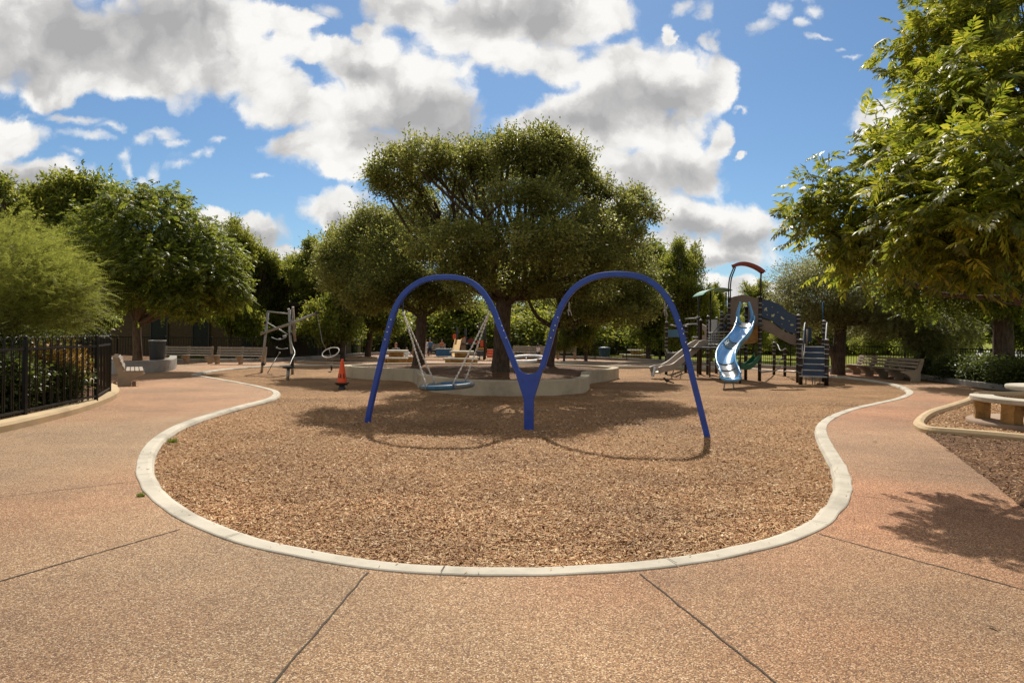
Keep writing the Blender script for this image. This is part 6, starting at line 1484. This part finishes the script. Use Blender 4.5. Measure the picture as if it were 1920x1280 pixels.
# --- shrubs
FARB = []
def shrub_model(name, label, cat, lob, n, per, sig, ll, lw, leaf, group=None, compound=False):
    t = thing(name, label, cat, (0, 0, 0), group)
    V_, C, idx = simple_crown(lob, n, per, sig, ll, lw, .0, .5, .35)
    m = MB()
    for i in range(0, n, max(1, n // 26)): limb(m, (random.gauss(0, .06), random.gauss(0, .06), -.05), C[i], .012, .004, .15, 4, 5)
    m.build('stems', M['trunk_brown'], t); quads_obj('foliage', V_, M[leaf], t); return t
A3 = np.array
sh = shrub_model('shrub', '', 'shrub', [(A3([0, 0, .45]), A3([.55, .5, .42])), (A3([.3, .1, .65]), A3([.4, .4, .35])), (A3([-.35, -.1, .55]), A3([.4, .4, .4])), (A3([0, .2, .85]), A3([.35, .3, .3]))], 130, 44, .13, .085, .045, 'shrub', 'shrubs in the right bed')
RS = [(16.3,25.0,1.25,'leafy shrub at the near end of the right benches'),(16.7,27.2,1.1,'shrub behind the nearer right bench'),(17.0,29.6,1.0,'shrub behind the farther right bench'),(16.4,23.3,1.3,'bushy shrub between the benches and the thick dark trunk'),(16.0,21.7,1.2,'shrub left of the thick dark trunk'),(15.9,20.6,1.25,'shrub at the foot of the thick dark trunk'),(16.3,18.7,1.25,'shrub right of the thick dark trunk'),(16.6,22.4,1.3,'shrub by the fence beside the thick dark trunk'),(16.7,17.3,1.2,'shrub at the right edge behind the stone table'),(17.1,24.3,1.4,'tall shrub against the right fence')]
for i, (x, y, s, lb) in enumerate(RS):
    o = sh if i == 0 else copy_tree(sh); o.location = (x, y, 0); o.scale = (s, s, s * .72); o.rotation_euler = (0, 0, i * 1.7); o['label'] = lb
d = 27.3
WS = [LP(1690,590,d,40,30,1.0), LP(1725,615,d-.2,36,34,1.0), LP(1665,600,d+.4,28,20,.7), LP(1750,640,d-.3,30,36,.9), LP(1785,610,d-.3,35,40,1.0)]
tree('weeping_shrub', 'loose feathery tall shrub hanging over the near end of the right benches', 'shrub', (16.4, d, .0), (16.4, d, 1.0), .06, WS, lambda l: compound_crown(l, 420, 6, .30, 6, .075, .026, .45, .35, .3), 'silver', 'trunk_brown', limb_r=.5, tw_r=.012)
gs = shrub_model('golden_shrub', '', 'shrub', [(A3([0, 0, .5]), A3([.5, .5, .45])), (A3([.3, 0, .75]), A3([.35, .35, .3])), (A3([-.3, .1, .65]), A3([.35, .35, .35]))], 110, 40, .11, .06, .03, 'gold', 'golden shrubs behind the near fence')
for i, (x, y, s, lb) in enumerate([(-9.7,14.2,1.2,'golden leaved shrub next to the near fence corner'),(-9.6,13.0,1.0,'orange tinted shrub behind the middle of the near fence'),(-10.3,15.4,1.1,'golden shrub farthest back by the fence corner')]):
    o = gs if i == 0 else copy_tree(gs); o.location = (x, y, .1); o.scale = (s, s, s); o.rotation_euler = (0, 0, i * 2.1); o['label'] = lb
for i, (x, y, s, lb) in enumerate([(-9.2,12.1,1.0,'green shrub behind the near fence, left of the golden ones'),(-9.3,10.9,1.05,'green shrub behind the near fence post'),(-9.5,9.6,1.1,'green shrub behind the near fence at the left edge'),(-10.6,12.4,1.35,'larger green shrub farther back in the left bed'),(-10.9,14.3,1.4,'larger green shrub under the feathery tree'),(-9.1,13.6,.75,'low green shrub at the foot of the golden shrubs'),(-11.6,16.5,1.6,'tall green shrub behind the fence corner')]):
    o = copy_tree(sh); o.location = (x, y, .1); o.scale = (s, s, s); o.rotation_euler = (0, 0, i * 1.3); o['label'] = lb; o['group'] = 'green shrubs in the left bed'
fl = shrub_model('flowering_shrub', 'shrub with pink red flowers behind the near fence under the feathery tree', 'shrub', [(A3([0, 0, .9]), A3([.3, .3, .35]))], 30, 26, .09, .06, .04, 'pinkflower'); fl.location = (-10.9, 15.3, .1)

# rounded bushes across the lawn behind the fence: each its own, all alike from here
hb = shrub_model('park_bush', '', 'bush', [(A3([0, 0, .4]), A3([.62, .5, .4])), (A3([.35, .1, .6]), A3([.45, .4, .35])), (A3([-.35, -.1, .55]), A3([.45, .4, .4])), (A3([0, .1, .85]), A3([.4, .35, .3]))], 150, 44, .14, .075, .04, 'bgleaf', 'bushes across the lawn')
fb_ = [(330,60),(400,62),(470,61),(530,63),(590,62),(640,66),(700,62),(745,68),(795,63),(850,66),(900,62),(950,67),(1000,61),(1045,64),(1090,60),(1140,66),(1185,62),(1240,63),(1290,60),(1345,66),(1400,70),(1450,68),(1505,72),(1560,70),(1610,74),(1660,72),(1715,74),(1770,70)]
for i, (px, dd) in enumerate(fb_):
    o = hb if i == 0 else copy_tree(hb); s_ = random.uniform(2.7, 4.2)
    o.location = (P(px, 640, dd).x, dd, -.2); o.scale = (s_ * 1.35, s_ * 1.35, s_); o.rotation_euler = (0, 0, random.uniform(0, 6.28)); o['label'] = 'distant rounded green bush across the lawn behind the black fence'
